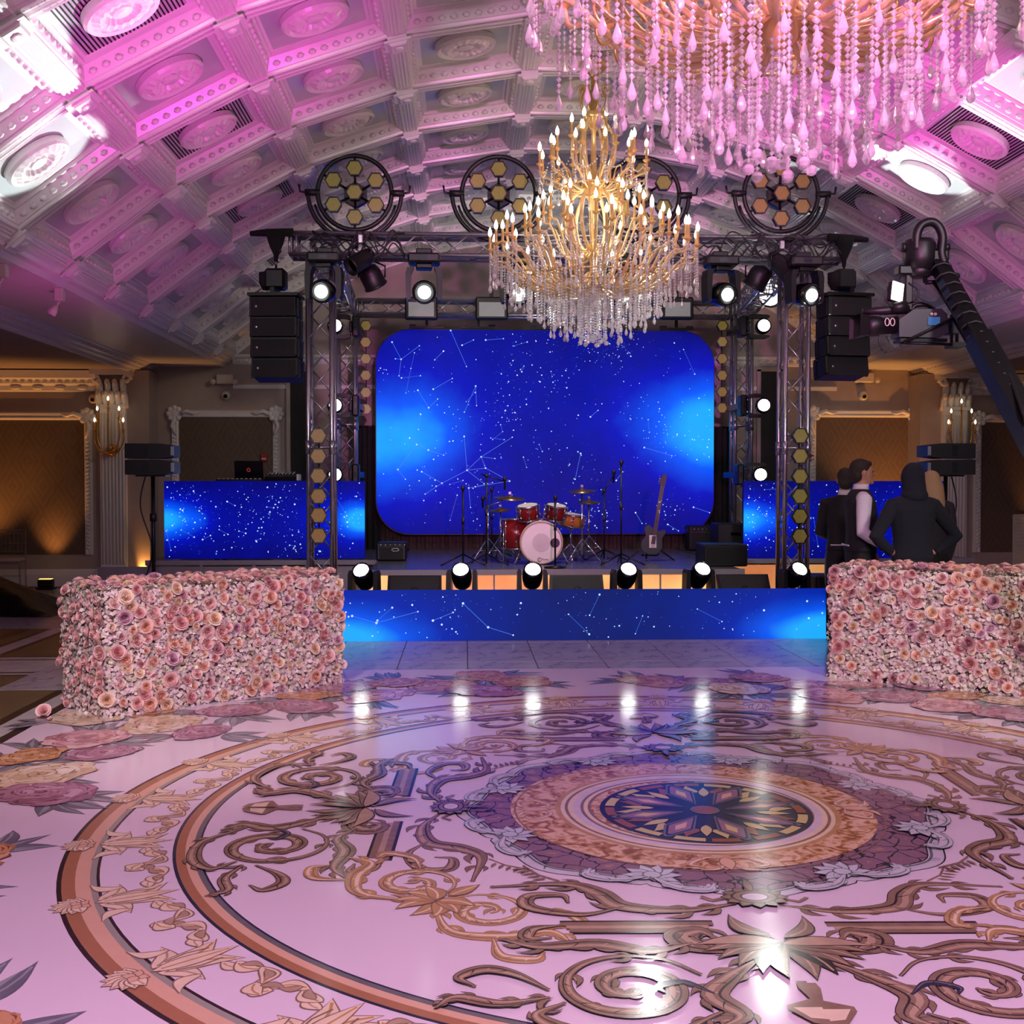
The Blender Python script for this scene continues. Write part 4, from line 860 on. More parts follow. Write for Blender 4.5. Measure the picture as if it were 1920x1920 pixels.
# ------------------------------------------------------------------ moving heads
lens2 = noemit(mat('lit_lens_hung', (1, 1, 1), .3, emit=(.95, 1, .98), es=4))
def moving_head(label, loc, tilt=20, pan=0, up=True, s=1., group=None, lit=True, cat='stage light'):
    t = thing('moving_head', label, cat, loc, group=group); k = 1 if up else -1
    m = MB(); m.box((0, 0, k*.05*s), (.32*s, .26*s, .1*s), ch=.02*s); base = part('base', m, black, t)
    part('display', MB().box((0, -.132*s, k*.05*s), (.08*s, .004, .04*s)), mat('display_dark', S(30, 34, 50), .2), base)
    Rz = Matrix.Rotation(RD(pan), 4, 'Z'); m = MB(); m.M = Rz
    m.box((0, 0, k*.125*s), (.16*s, .16*s, .05*s), ch=.01*s)
    for g in (-1, 1): 
        m.prism([(g*.1*s, k*.13*s), (g*.17*s, k*.14*s), (g*.185*s, k*.2*s), (g*.18*s, k*.42*s), (g*.165*s, k*.46*s), (g*.135*s, k*.46*s), (g*.125*s, k*.2*s)][::(1 if g*k > 0 else -1)], -.075*s, .075*s, 'y')
    part('yoke', m, black, t)
    m = MB(); ctr = V((0, 0, k*.37*s)); ax = Matrix.Rotation(RD(pan), 3, 'Z') @ Matrix.Rotation(RD(tilt), 3, 'X') @ V((0, -1, 0))
    m.lathe([(.001, -.17*s), (.07*s, -.165*s), (.11*s, -.1*s), (.122*s, 0), (.12*s, .1*s), (.108*s, .17*s), (.095*s, .175*s), (.09*s, .15*s)], 20, ctr, ax); hd = part('head', m, glossb, t)
    lr_ = 1 if up else .74; m = MB(); m.lathe([(.09*s*lr_, .158*s), (.07*s*lr_, .164*s), (.001, .166*s)], 20, ctr, ax); part('lens', m, (lens if up else lens2) if lit else glossb, hd)
    if not up: part('clamp', MB().box((0, .2, .04), (.16, .36, .06), ch=.01), blackm, t)
    return t
AP = 11.43; zA = .3
for px, nm, pan, tl_ in ((683, 'leftmost on the apron, beside the left flower wall', -12, -38), (866, 'second from left on the apron, left of the bass drum', -6, -40), (998, 'middle one on the apron, in front of the bass drum', 0, -40), (1174, 'fourth from left on the apron, right of the drum kit', 6, -40), (1310, 'fifth from left on the apron, in front of the guitar', 10, -40), (1489, 'rightmost on the apron, at the right truss foot', 14, -38)):
    q = at(px, 1085, AP); moving_head('black moving head light, '+nm, (q.x, AP, zA), tl_, pan, True, .86, 'moving heads on the stage apron')
zh = zb-.05
for px, nm, pan, tl_, lit in ((608, 'hanging at the left end of the front truss', -5, 12, 1), (795, 'hanging second from left under the front truss', 3, 12, 1), (972, 'hanging behind the left of the gold chandelier', 0, 10, 1), (1168, 'hanging behind the right of the gold chandelier', 0, 10, 1), (1352, 'hanging second from right under the front truss', 12, 12, 1), (1508, 'hanging at the right end of the front truss', 12, 12, 1)):
    q = at(px, 510, TY-.42); moving_head('black moving head light, '+nm, (q.x, TY-(.3 if 900 < px < 1200 else .42), zh+.02), tl_, pan, False, 1.0, 'moving heads under the front truss')
for i, (px, py, g) in enumerate(((628, 613, -1), (628, 761, -1), (628, 890, -1), (1430, 613, 1), (1430, 761, 1), (1424, 890, 1))):
    q = at(px, py, 15.4); t = moving_head('black moving head light on its side, %s of three on the rear %s tower' % (('top', 'middle', 'lowest')[i % 3], 'left' if g < 0 else 'right'), (q.x-g*.37*.9, 15.4, q.z), 8, 0, True, .9, 'moving heads on the rear towers')
    t.rotation_euler = (0, RD(90*g), 0)
    part('side_clamp', MB().box((0, .35, .03), (.08, .7, .08)), blackm, t)
# small PAR cans and profile spots
def par_can(label, q, d, L=.3, r=.09, lit=False):
    t = thing('stage_spotlight', label, 'stage light', q); d = V(d).normalized()
    b_ = part('can', MB().lathe([(.03, -L*.6), (r*.8, -L*.5), (r, -L*.2), (r, L*.4), (r*1.08, L*.42), (r*1.08, L*.5), (r*.95, L*.5), (r*.9, L*.3)], 16, (0, 0, 0), d), black, t)
    part('lens', MB().lathe([(r*.9, L*.31), (.001, L*.32)], 16, (0, 0, 0), d), lens if lit else glossb, b_)
    part('yoke', MB().tube([(-r-.02, 0, 0), (-r-.02, 0, .12), (0, 0, .18), (r+.02, 0, .12), (r+.02, 0, 0)], .01, 6), blackm, t); part('clamp', MB().box((0, 0, .22), (.05, .05, .09), ch=.008), alu, t); return t
par_can('black profile spot angled down at the left of the front truss', at(676, 489, TY-.2), (-.6, -.5, -.5)); par_can('black round lamp can turned away, left front truss', at(697, 520, TY+.26), (.3, .3, -.6), .22, .12)
par_can('black profile spot angled down at the right of the front truss', at(1466, 500, TY-.25), (.5, -.6, -.8), .34); par_can('black round lamp can turned away, right front truss', at(1422, 520, TY+.26), (-.3, .3, -.6), .22, .12)
par_can('glaring white lamp beside the right truss tower', at(1443, 552, 14.9), (-.12, -1, -.2), .26, .16, True)
for px, nm in ((790, 'left, behind a moving head'), (922, 'left of the chandelier crystals'), (1270, 'right of the chandelier crystals')):
    q = at(px, 578, RY-.25); t = thing('flood_light', 'black flood panel with pale glass on the rear truss, '+nm, 'stage light', q, group='flood panels on the rear truss')
    part('housing', MB().box((0, .03, 0), (.46, .12, .32), ch=.02), black, t); part('glass', MB().box((0, -.035, -.02), (.36, .01, .2)), mat('flood_glass', S(140, 138, 142), .2, emit=(.3, .3, .32), es=.25), t); part('clamp', MB().box((0, .1, .2), (.06, .06, .12)), blackm, t)
# ------------------------------------------------------------------ line arrays
def line_array(nm, px, Y, yaw, g):
    a = at(px, 560, Y); t = thing('line_array', 'hanging black four box line array speaker, %s of the stage' % nm, 'speaker', (a.x, Y, a.z), RD(yaw))
    z = 0; x = 0; lab = .0
    for k in range(4):
        hgt = .235; R_ = Euler((RD(-1-2.5*k), 0, 0)).to_matrix(); m = MB(); m.box((0, x, z-hgt/2), (.54, .36, hgt-.008), R=R_, ch=.012); c = part('cabinet', m, black, t)
        m = MB(); m.box((0, x-.183, z-hgt/2-.003), (.5, .012, hgt-.03), R=R_); part('grille', m, mat('speaker_grille', S(12, 12, 14), .7, bump=.4, bscale=300), c)
        m = MB(); m.ell((-.19, x-.192, z-hgt/2), (.016, .004, .016), 8, 4); part('badge', m, alu, c)
        for s_ in (-1, 1):
            for dy in (-.1, .1): part('rigging_plate', MB().box((s_*.275, x+dy, z-hgt/2), (.02, .03, hgt*.9), R=R_), blackm, c)
        z -= hgt*.995; x += .008+.014*k
    part('top_frame', MB().box((0, 0, .025), (.58, .4, .035)), blackm, t); part('frame_bar', MB().box((0, 0, .07), (.05, .42, .06)), blackm, t)
    h = part('motor_hoist', MB().box((0, 0, .22), (.24, .2, .24), ch=.03), black, t); part('chain', MB().rod((0, 0, .33), (0, 0, .62), .014, 6), chrome, h); part('chain_bag', MB().lathe([(.04, 0), (.08, .08), (.08, .2)], 10, (-.12, 0, .1)), darkcloth, h)
    part('hook', MB().tube([(.0, 0, .5), (.05, 0, .55), (.04, 0, .62), (0, 0, .64), (-.04, 0, .6)], .016, 8), blackm, t)
    zo = (zt-a.z-.03)/.88; part('outrigger', MB().tube([(-g*.2, 0, zo), (g*.1, 0, zo), (g*.3, 0, zo-.01)][:: 1], [.05, .045, .03], 8), darkcloth, t); part('sling', MB().lathe([(.12, zo), (.09, zo-.12), (.03, zo-.26), (.02, zo-.34)], 12), darkcloth, t)
    return t
line_array('left', 518, 11.6, -4, -1).scale = (.88,)*3; line_array('right', 1582, 11.6, 8, 1).scale = (.88,)*3
# front fill speakers on poles
def pole_speaker(nm, px, Y, yaw, g):
    q = at(px, 893, Y); t = thing('pole_speaker', 'two small black line speakers on a tripod pole, %s of the stage' % nm, 'speaker', (q.x, Y, 0), RD(yaw)); z = q.z
    for k in range(2):
        zc = z+.09+.165*k; m = MB(); m.prism([(-.24, zc-.075), (.1, zc-.075), (.24, zc-.058), (.24, zc+.058), (.1, zc+.075), (-.24, zc+.075)] if g < 0 else [(.24, zc-.075), (.24, zc+.075), (-.1, zc+.075), (-.24, zc+.058), (-.24, zc-.058), (-.1, zc-.075)], -.15, .15, 'y'); c = part('cabinet', m, black, t)
        part('handle', MB().box((-g*.235, -.152, zc), (.03, .012, .09)), alu, c)
        for dz in (-.03, .03): part('connector', MB().box((g*.03, -.154, zc+dz), (.05, .01, .045)), glossb, c)
    part('pole', MB().rod((0, 0, .3), (0, 0, z), .02, 10), blackm, t); part('mount_plate', MB().box((0, 0, z+.005), (.3, .2, .015)), blackm, t)
    for zz in (.55, z-.42): part('collar', MB().rod((0, 0, zz-.04), (0, 0, zz+.04), .035, 10), black, t)
    for k in range(3):
        a = RD(90+120*k); part('leg', MB().rod((0, 0, .5), (.38*cos(a), .38*sin(a), .02), .014, 8), blackm, t); part('brace', MB().rod((0, 0, .25), (.2*cos(a), .2*sin(a), .25), .008, 6), blackm, t)
    part('cable', MB().tube(cr([(g*.08, .1, z+.1), (g*.16, .1, z-.3), (g*.03, .06, .9), (g*.14, .08, .5), (g*.25, .1, .02)], 6), .008, 5), black, t); return t
pole_speaker('left', 287, 11.6, 0, 1) if False else pole_speaker('left', 287, 11.6, 0, -1)
pole_speaker('right', 1773, 11.2, 0, 1)
# ------------------------------------------------------------------ wedges, subs, amps
def wedge(label, px, W, Y=11.85, z=.3, hgt=.3):
    q = at(px, 1090, Y); t = thing('floor_monitor', label, 'speaker', (q.x, Y, z), group='wedge monitors on the apron')
    m = MB(); m.prism([(-.16, 0), (.2, 0), (.2, hgt*.55), (.1, hgt), (-.1, .05)], -W/2, W/2, 'x'); part('cabinet', m, black, t)
    m = MB(); m.add([(-W/2+.03, -.112, .05), (W/2-.03, -.112, .05), (W/2-.03, .085, hgt-.01), (-W/2+.03, .085, hgt-.01)], [(0, 1, 2, 3)]); part('grille', m, mat('speaker_grille_grey', S(34, 36, 36), .6, bump=.4, bscale=300), t)
    m = MB(); m.M = Matrix.Translation((0, -.02, hgt*.55)) @ Matrix.Rotation(RD(35), 4, 'X'); m.tube([(.03*cos(2*pi*k/16), 0, .03*sin(2*pi*k/16)) for k in range(16)], .003, 4, closed=True); part('badge', m, black, t); return t
wedge('black wedge monitor left of the apron between two moving heads', 777, .57); wedge('black wedge monitor in front of the bass drum and mic stand', 1082, .57); wedge('black wedge monitor at the right of the apron', 1395, .57); 
t = thing('subwoofer', 'plain black speaker box at the right foot of the front right truss tower', 'speaker', (at(1548, 1090, 11.9).x, 11.9, 0)); part('cabinet', MB().box((0, 0, .3), (.34, .4, .6), ch=.015), black, t); part('handle', MB().box((0, -.203, .5), (.14, .012, .04)), glossb, t)
def amp(label, px, py0, py1, W, Y, logo=True):
    a, b_ = at(px, py0, Y), at(px, py1, Y); hh = a.z-.605; t = thing('amplifier', label, 'amplifier', (a.x, Y, .605))
    part('cabinet', MB().box((0, 0, hh/2), (W, .3, hh), ch=.02), black, t); part('grille', MB().box((0, -.152, hh*.4), (W-.08, .01, hh*.65)), mat('amp_cloth', S(30, 30, 34), .9, bump=.3, bscale=200), t)
    part('panel', MB().box((0, -.153, hh*.86), (W-.08, .01, hh*.16)), blackm, t)
    for k in range(6): part('knob', MB().rod((-W*.35+k*.06, -.155, hh*.86), (-W*.35+k*.06, -.175, hh*.86), .012, 8), alu, t)
    if logo: part('logo', MB().tube([(.05+.045*cos(a_), -.16, hh*.6+.018*sin(a_)) for a_ in [2*pi*k/14 for k in range(14)]], .004, 4, closed=True), whitep, t)
    return t
amp('small black guitar amplifier with an oval badge at the left of the stage', 735, 1016, 1060, .38, 14.3); amp('black bass cabinet at the right rear of the stage', 1322, 985, 1050, .55, 16.3, False)
t = thing('subwoofer', 'large black box at the right front corner of the stage', 'speaker', (at(1352, 1030, 13.3).x, 13.3, .6)); part('cabinet', MB().box((0, 0, .13), (.52, .5, .26), ch=.015), black, t); part('grille', MB().box((0, -.253, .13), (.46, .01, .2)), mat('speaker_grille', S(12, 12, 14)), t)
t = thing('subwoofer', 'black box behind the right end of the stage below the tower', 'speaker', (at(1372, 1030, 15.2).x, 15.2, .6)); part('cabinet', MB().box((0, 0, .22), (.5, .45, .44), ch=.015), black, t); part('handle', MB().box((0, -.228, .3), (.14, .012, .04)), glossb, t)
# ------------------------------------------------------------------ DJ table, laptop, mixer
t = thing('dj_table', 'black table behind the left side screen carrying a laptop', 'table', (at(500, 950, 14.95).x, 14.95, .6)); zt_ = 1.0
part('tabletop', MB().box((0, 0, zt_-.02), (1.3, .6, .04)), black, t)
for x in (-.6, .6):
    for y in (-.25, .25): part('leg', MB().box((x, y, (zt_-.04)/2), (.05, .05, zt_-.04)), blackm, t)
q = at(470, 893, 14.85); t = thing('laptop', 'open black laptop with a red logo on the lid, on the table', 'laptop', (q.x, 14.85, 1.6))
part('base', MB().box((0, .02, .03), (.36, .25, .02)), black, t); m = MB(); m.M = Matrix.Translation((0, -.1, .04)) @ Matrix.Rotation(RD(12), 4, 'X'); m.box((0, 0, .12), (.37, .012, .24), ch=.004); ld = part('lid', m, glossb, t)
m = MB(); m.M = Matrix.Translation((0, -.108, .04)) @ Matrix.Rotation(RD(12), 4, 'X'); m.tube([(.022*cos(RD(k)), 0, .12+.022*sin(RD(k))) for k in range(40, 330, 20)]+[(.02, 0, .12), (.0, 0, .12)], .004, 4); part('logo', m, mat('red_logo', S(190, 50, 40), .4, emit=(.4, .05, .03), es=.5), ld)
q = at(530, 893, 14.85); t = thing('dj_mixer', 'grey mixing console right of the laptop on the table', 'mixer', (q.x, 14.85, 1.6))
m = MB(); m.M = Matrix.Rotation(RD(10), 4, 'X'); m.box((0, 0, .06), (.42, .3, .07), ch=.01); part('body', m, blackm, t)
part('side_panel', MB().box((.215, -.02, .06), (.02, .28, .08)), alu, t)
for i in range(8):
    for j in range(3): part('knob', MB().rod((-.17+i*.045, -.1+j*.08, .09+j*.012), (-.17+i*.045, -.1+j*.08, .115+j*.012), .01, 6), alu, t)
t = thing('keyboard_controller', 'flat black controller strip lying in front of the laptop', 'mixer', (at(450, 893, 14.7).x, 14.68, 1.6)); part('body', MB().box((0, 0, .02), (.6, .12, .035), ch=.006), blackm, t)
for i in range(10): part('button', MB().box((-.26+i*.058, -.02, .042), (.03, .03, .01)), whitep, t)
# ------------------------------------------------------------------ band gear
redd = mat('red_lacquer', S(112, 22, 24), .2, var=.15); skin_d = mat('drum_head', S(214, 210, 202), .5, var=.02); brz = mat('cymbal_bronze', S(120, 100, 70), .3, metal=.8); yel = mat('yellow_wood', S(176, 122, 40), .3)
SZ = .602
def drum(parent, c, ax, r, h, m_=redd, name='shell', lugs=8):
    ax = V(ax).normalized(); X, Y_ = frame_of(ax); c = V(c); s = part(name, MB().lathe([(r, 0), (r, h)], 24, c, ax), m_, parent)
    part('batter_head', MB().lathe([(.001, .004), (r*.97, .004)], 24, c+ax*h, ax), skin_d, s); part('resonant_head', MB().lathe([(.001, -.004), (r*.97, -.004)], 24, c, ax), skin_d, s)
    for z in (0, h): part('hoop', MB().tube([c+ax*z+(X*cos(2*pi*k/24)+Y_*sin(2*pi*k/24))*(r+.006) for k in range(24)], .012, 6, closed=True), chrome, s)
    m = MB()
    for k in range(lugs):
        d = X*cos(2*pi*k/lugs)+Y_*sin(2*pi*k/lugs); m.rod(c+d*(r+.016)+ax*.0, c+d*(r+.016)+ax*h, .005, 5)
        for z in (.25, .75): m.ell(c+d*(r+.012)+ax*h*z, (.014, .014, .018), 6, 4)
    part('lugs', m, chrome, s); return s
q = at(1015, 1020, 13.45); R_ = .252; bz = SZ+R_+.015
t = thing('bass_drum', 'white fronted bass drum with two red rack toms mounted on it', 'drum', (q.x, 13.45, SZ)); m = MB()
part('shell', MB().lathe([(R_, 0), (R_, .36)], 32, (0, 0, R_+.015), (0, 1, 0)), redd, t)
hd = part('front_head', MB().lathe([(.001, -.003), (R_*.95, -.003)], 32, (0, 0, R_+.015), (0, 1, 0)), skin_d, t)
part('centre_patch', MB().lathe([(.001, -.006), (.11, -.006)], 24, (0, 0, R_+.015), (0, 1, 0)), mat('drum_patch', S(188, 184, 178), .5), hd)
part('sound_hole', MB().lathe([(.001, -.008), (.058, -.008)], 20, (.165, 0, R_+.01), (0, 1, 0)), black, hd)
m = MB(); zz = .06; m.tube([(-.02+.022*cos(RD(k)), -.008, zz+.022*sin(RD(k))) for k in range(30, 340, 20)], .003, 4); m.tube([(0, -.008, zz+.004), (.02, -.008, zz+.012), (.025, -.008, zz), (.045, -.008, zz), (.05, -.008, zz+.008), (.09, -.008, zz-.002)], .0025, 4); part('lettering', m, black, hd)
for y in (0, .36): part('hoop', MB().tube([(R_*cos(2*pi*k/36), y, R_+.015+R_*sin(2*pi*k/36)) for k in range(36)], .014, 6, closed=True), mat('hoop_cream', S(170, 156, 130), .3), t)
for g in (-1, 1): part('spur', MB().rod((g*R_*.9, .06, R_*.8), (g*(R_+.08), -.04, .005), .01, 8), chrome, t)
for (px, py, r, h, tx) in ((993, 960, .125, .17, -.12), (1042, 960, .12, .17, .12)):
    c = at(px, py, 13.45)-V((q.x, 13.45, SZ)); drum(t, (c.x, .12, c.z-.09), (tx, -.2, 1), r, h, name='rack_tom')
part('tom_post', MB().rod((-.03, .15, 2*R_), (-.06, .2, 2*R_+.22), .012, 8), chrome, t); part('tom_post', MB().rod((.03, .15, 2*R_), (.06, .2, 2*R_+.22), .012, 8), chrome, t)
q2 = at(967, 1010, 13.75); t = thing('floor_tom', 'red floor tom standing left of the bass drum', 'drum', (q2.x, 13.75, SZ)); drum(t, (0, 0, .18), (0, 0, 1), .165, .36)
for k in range(3): a = RD(90+120*k); part('leg', MB().rod((.175*cos(a), .175*sin(a), .4), (.18*cos(a), .18*sin(a), .005), .007, 6), chrome, t)
q2 = at(1070, 975, 14.1); t = thing('snare_drum', 'yellow wood snare drum on a stand right of the toms', 'drum', (q2.x, 14.1, SZ)); c = at(1070, 985, 14.1); drum(t, (0, 0, c.z-SZ), (.15, -.1, 1), .165, .14, yel); part('stand_post', MB().rod((0, 0, .12), (0, 0, c.z-SZ), .012, 8), chrome, t)
for k in range(3): a = RD(30+120*k); part('leg', MB().rod((0, 0, .22), (.22*cos(a), .22*sin(a), .01), .009, 6), chrome, t); part('arm', MB().rod((0, 0, c.z-SZ-.06), (.15*cos(a), .15*sin(a), c.z-SZ), .008, 6), chrome, t)
def cymbal(label, px, py, Y, r, tilt, hats=False, px0=None):
    c = at(px, py, Y); x0 = at(px0 or px, 1040, Y).x; t = thing('cymbal_stand', label, 'cymbal', (x0, Y, SZ)); h = c.z-SZ; dx = c.x-x0
    if px0: part('post', MB().rod((0, 0, .15), (0, 0, h-.12), .012, 8), chrome, t); part('boom_arm', MB().rod((-.05, 0, h-.14), (dx, 0, h), .009, 8), chrome, t)
    else: part('post', MB().rod((0, 0, .1), (0, 0, h+.04), .012, 8), chrome, t)
    for j in range(2 if hats else 1):
        m = MB(); s_ = 1 if j == 0 else -1; m.lathe([(.001, .022*s_), (.03, .02*s_), (.045, .006*s_), (r, -.012*s_), (r*.995, -.015*s_)], 28, (dx, 0, h-.02*j), (tilt, -.15, 1)); part('cymbal', m, brz, t)
    part('wing_nut', MB().box((dx, 0, h+.05), (.03, .012, .03)), chrome, t)
    for k in range(3): a = RD(100+120*k); part('leg', MB().rod((0, 0, .3), (.26*cos(a), .26*sin(a), .01), .009, 6), chrome, t); part('leg_brace', MB().rod((0, 0, .14), (.14*cos(a), .14*sin(a), .15), .006, 6), chrome, t); part('rubber_foot', MB().ell((.26*cos(a), .26*sin(a), .015), (.018, .018, .015), 8, 4), black, t)
    return t
cymbal('large crash cymbal on a boom stand left of the red toms', 956, 932, 13.9, .2, .06, px0=915); cymbal('tall ride cymbal on a straight stand right of the drum kit', 1091, 919, 13.7, .17, -.05); cymbal('hi-hat cymbals just right of the yellow snare drum', 1104, 940, 14.5, .15, .02, True); cymbal('small cymbal on a low stand behind the floor tom', 938, 955, 14.35, .14, -.08)
def mic_stand(label, px, py, Y, boom=None, mic=True, z0=SZ, kind='tripod'):
    c = at(px, py, Y); h = c.z-z0; t = thing('microphone_stand', label, 'microphone stand', (c.x, Y, z0))
    part('pole', MB().rod((0, 0, .02), (0, 0, h), .011, 8), blackm, t); part('clutch', MB().rod((0, 0, h*.55), (0, 0, h*.55+.08), .018, 8), black, t)
    if kind == 'tripod':
        for k in range(3): a = RD(90+120*k); part('leg', MB().rod((0, 0, .14), (.3*cos(a), .3*sin(a), .015), .01, 6), blackm, t)
    else: part('base', MB().lathe([(.001, 0), (.13, 0), (.13, .015), (.03, .03), (.001, .03)], 20), blackm, t)
    top = V((0, 0, h))
    if boom: 
        e = V(boom); part('boom_arm', MB().rod(top-e*.3, top+e, .008, 6), blackm, t); part('joint', MB().ell((0, 0, h), (.025, .025, .025), 8, 6), black, t); top = top+e
    if mic: part('microphone', MB().lathe([(.012, -.1), (.014, 0), (.024, .02), (.026, .045), (.001, .07)], 10, top, (0, -.3, 1)), black, t)
    return t
mic_stand('black microphone stand leftmost on the stage before the screen', 868, 920, 13.3); mic_stand('tall boom stand left of the drum kit', 912, 892, 13.35, (.22, 0, -.07)); mic_stand('short boom stand behind the left cymbal', 922, 918, 15.0, (-.12, 0, -.15)); mic_stand('boom stand with a pale microphone right of the drums', 1133, 920, 14.2, (.12, 0, .2))
mic_stand('tallest black microphone stand, right of centre stage', 1165, 872, 13.3); mic_stand('microphone stand in front of the bass drum head', 1041, 938, 12.95, kind='round')
# bass guitar on its stand
q = at(1219, 1010, 14.0); t = thing('bass_guitar', 'dark green bass guitar leaning on a floor stand', 'guitar', (q.x, 14.0, SZ)); grn = mat('dark_green_lacquer', S(42, 52, 50), .25)
m = MB(); P = [(-.02, .36), (-.09, .4), (-.13, .34), (-.1, .26), (-.14, .17), (-.12, .08), (-.02, .04), (.08, .07), (.13, .15), (.11, .25), (.14, .33), (.12, .37), (.05, .34), (.03, .36)]; P = [(p.x, p.y) for p in cr([(a, b_, 0) for a, b_ in P]+[(-.02, .36, 0)], 3)][:-1]
m.M = Matrix.Translation((0, 0, .05)) @ Matrix.Rotation(RD(9), 4, 'Y'); m.prism(P, -.02, .02, 'y'); part('body', m, grn, t)
MM = m.M.copy(); m = MB(); m.M = MM; m.box((.005, -.03, .6), (.05, .02, .62)); m.box((.005, -.025, .22), (.05, .012, .1)); nk = part('neck', m, mat('fretboard', S(50, 44, 42), .4), t)
m = MB(); m.M = MM; m.prism([(-.02, .9), (-.035, .98), (.0, 1.07), (.045, 1.04), (.035, .9)], -.03, -.015, 'y'); part('headstock', m, black, t)
m = MB(); m.M = MM
for k in range(4): m.ell((-.04+.01*k*0, -.025, .93+.03*k), (.014, .006, .008), 6, 4)
part('tuners', m, chrome, t); m = MB(); m.M = MM
for k in range(4): m.rod((-.012+.011*k, -.043, .13), (-.008+.009*k, -.043, .92), .0012, 4)
part('strings', m, chrome, t); part('pickguard', MB().box((.03, -.024, .25), (.09, .004, .16)), mat('pearl', S(190, 186, 180), .3), t)
for g in (-1, 1): part('stand_leg', MB().tube([(0, .06, .45), (g*.05, .05, .2), (g*.3, -.05, .01)], .01, 6), blackm, t)
part('stand_leg', MB().rod((0, .06, .45), (0, .3, .01), .01, 6), blackm, t); part('cradle', MB().tube([(-.1, -.06, .1), (-.1, .05, .07), (.1, .05, .07), (.1, -.06, .1)], .01, 6), blackm, t)
# ------------------------------------------------------------------ flower walls
rosecols = [(S(240, 204, 198), S(236, 186, 180)), (S(234, 190, 186), S(224, 162, 160)), (S(244, 212, 194), S(240, 188, 164)), (S(218, 172, 176), S(196, 138, 146)), (S(244, 222, 202), S(240, 206, 174)), (S(222, 184, 196), S(204, 154, 174))]
RM = []
def rose_mesh(seed):
    rnd = random.Random(seed); m = MB()
    for L, (R1, n, hgt, span) in enumerate(((1.02, 5, .35, 100), (.8, 4, .55, 125), (.58, 3, .7, 150), (.38, 3, .8, 150), (.19, 2, .86, 200))):
        o = rnd.random()*6
        for k in range(n):
            a0 = o+2*pi*k/n+rnd.uniform(-.15, .15); vs = []; fl = rnd.uniform(1.05, 1.2)
            for fr, fz in ((.3, .0), (.82, .55), (fl, 1.)):
                for i in range(5):
                    t = i/4-.5; a = a0+RD(span)*t; e = 1-1.6*t*t; r = R1*(fr if fz < 1 else fr*(.82+.18*e)); z = hgt*(fz if fz < 1 else .62+.42*e)-(.06 if L == 0 and fz == 1 else 0)
                    vs.append((r*cos(a), r*sin(a), z+.02*k))
            m.add(vs, [(5*j+i, 5*j+i+1, 5*j+i+6, 5*j+i+5) for j in range(2) for i in range(4)], True, mi=0 if L < 2 else 1)
    return m
for ci, (a, b_) in enumerate(rosecols):
    ma = mat('rose_petal_%s' % 'abcdef'[ci], a, .6, var=.1, scale=20); mb_ = mat('rose_heart_%s' % 'abcdef'[ci], b_, .6, var=.12, scale=20)
    for s_ in range(2): RM.append(rose_mesh(ci*3+s_).mesh('rose', [ma, mb_]))
hyd = [mat('hydrangea_'+n, S(*c), .75, var=.12, scale=30) for n, c in (('white', (226, 212, 208)), ('blush', (226, 198, 198)), ('cream', (226, 216, 190)), ('green', (180, 180, 146)))]
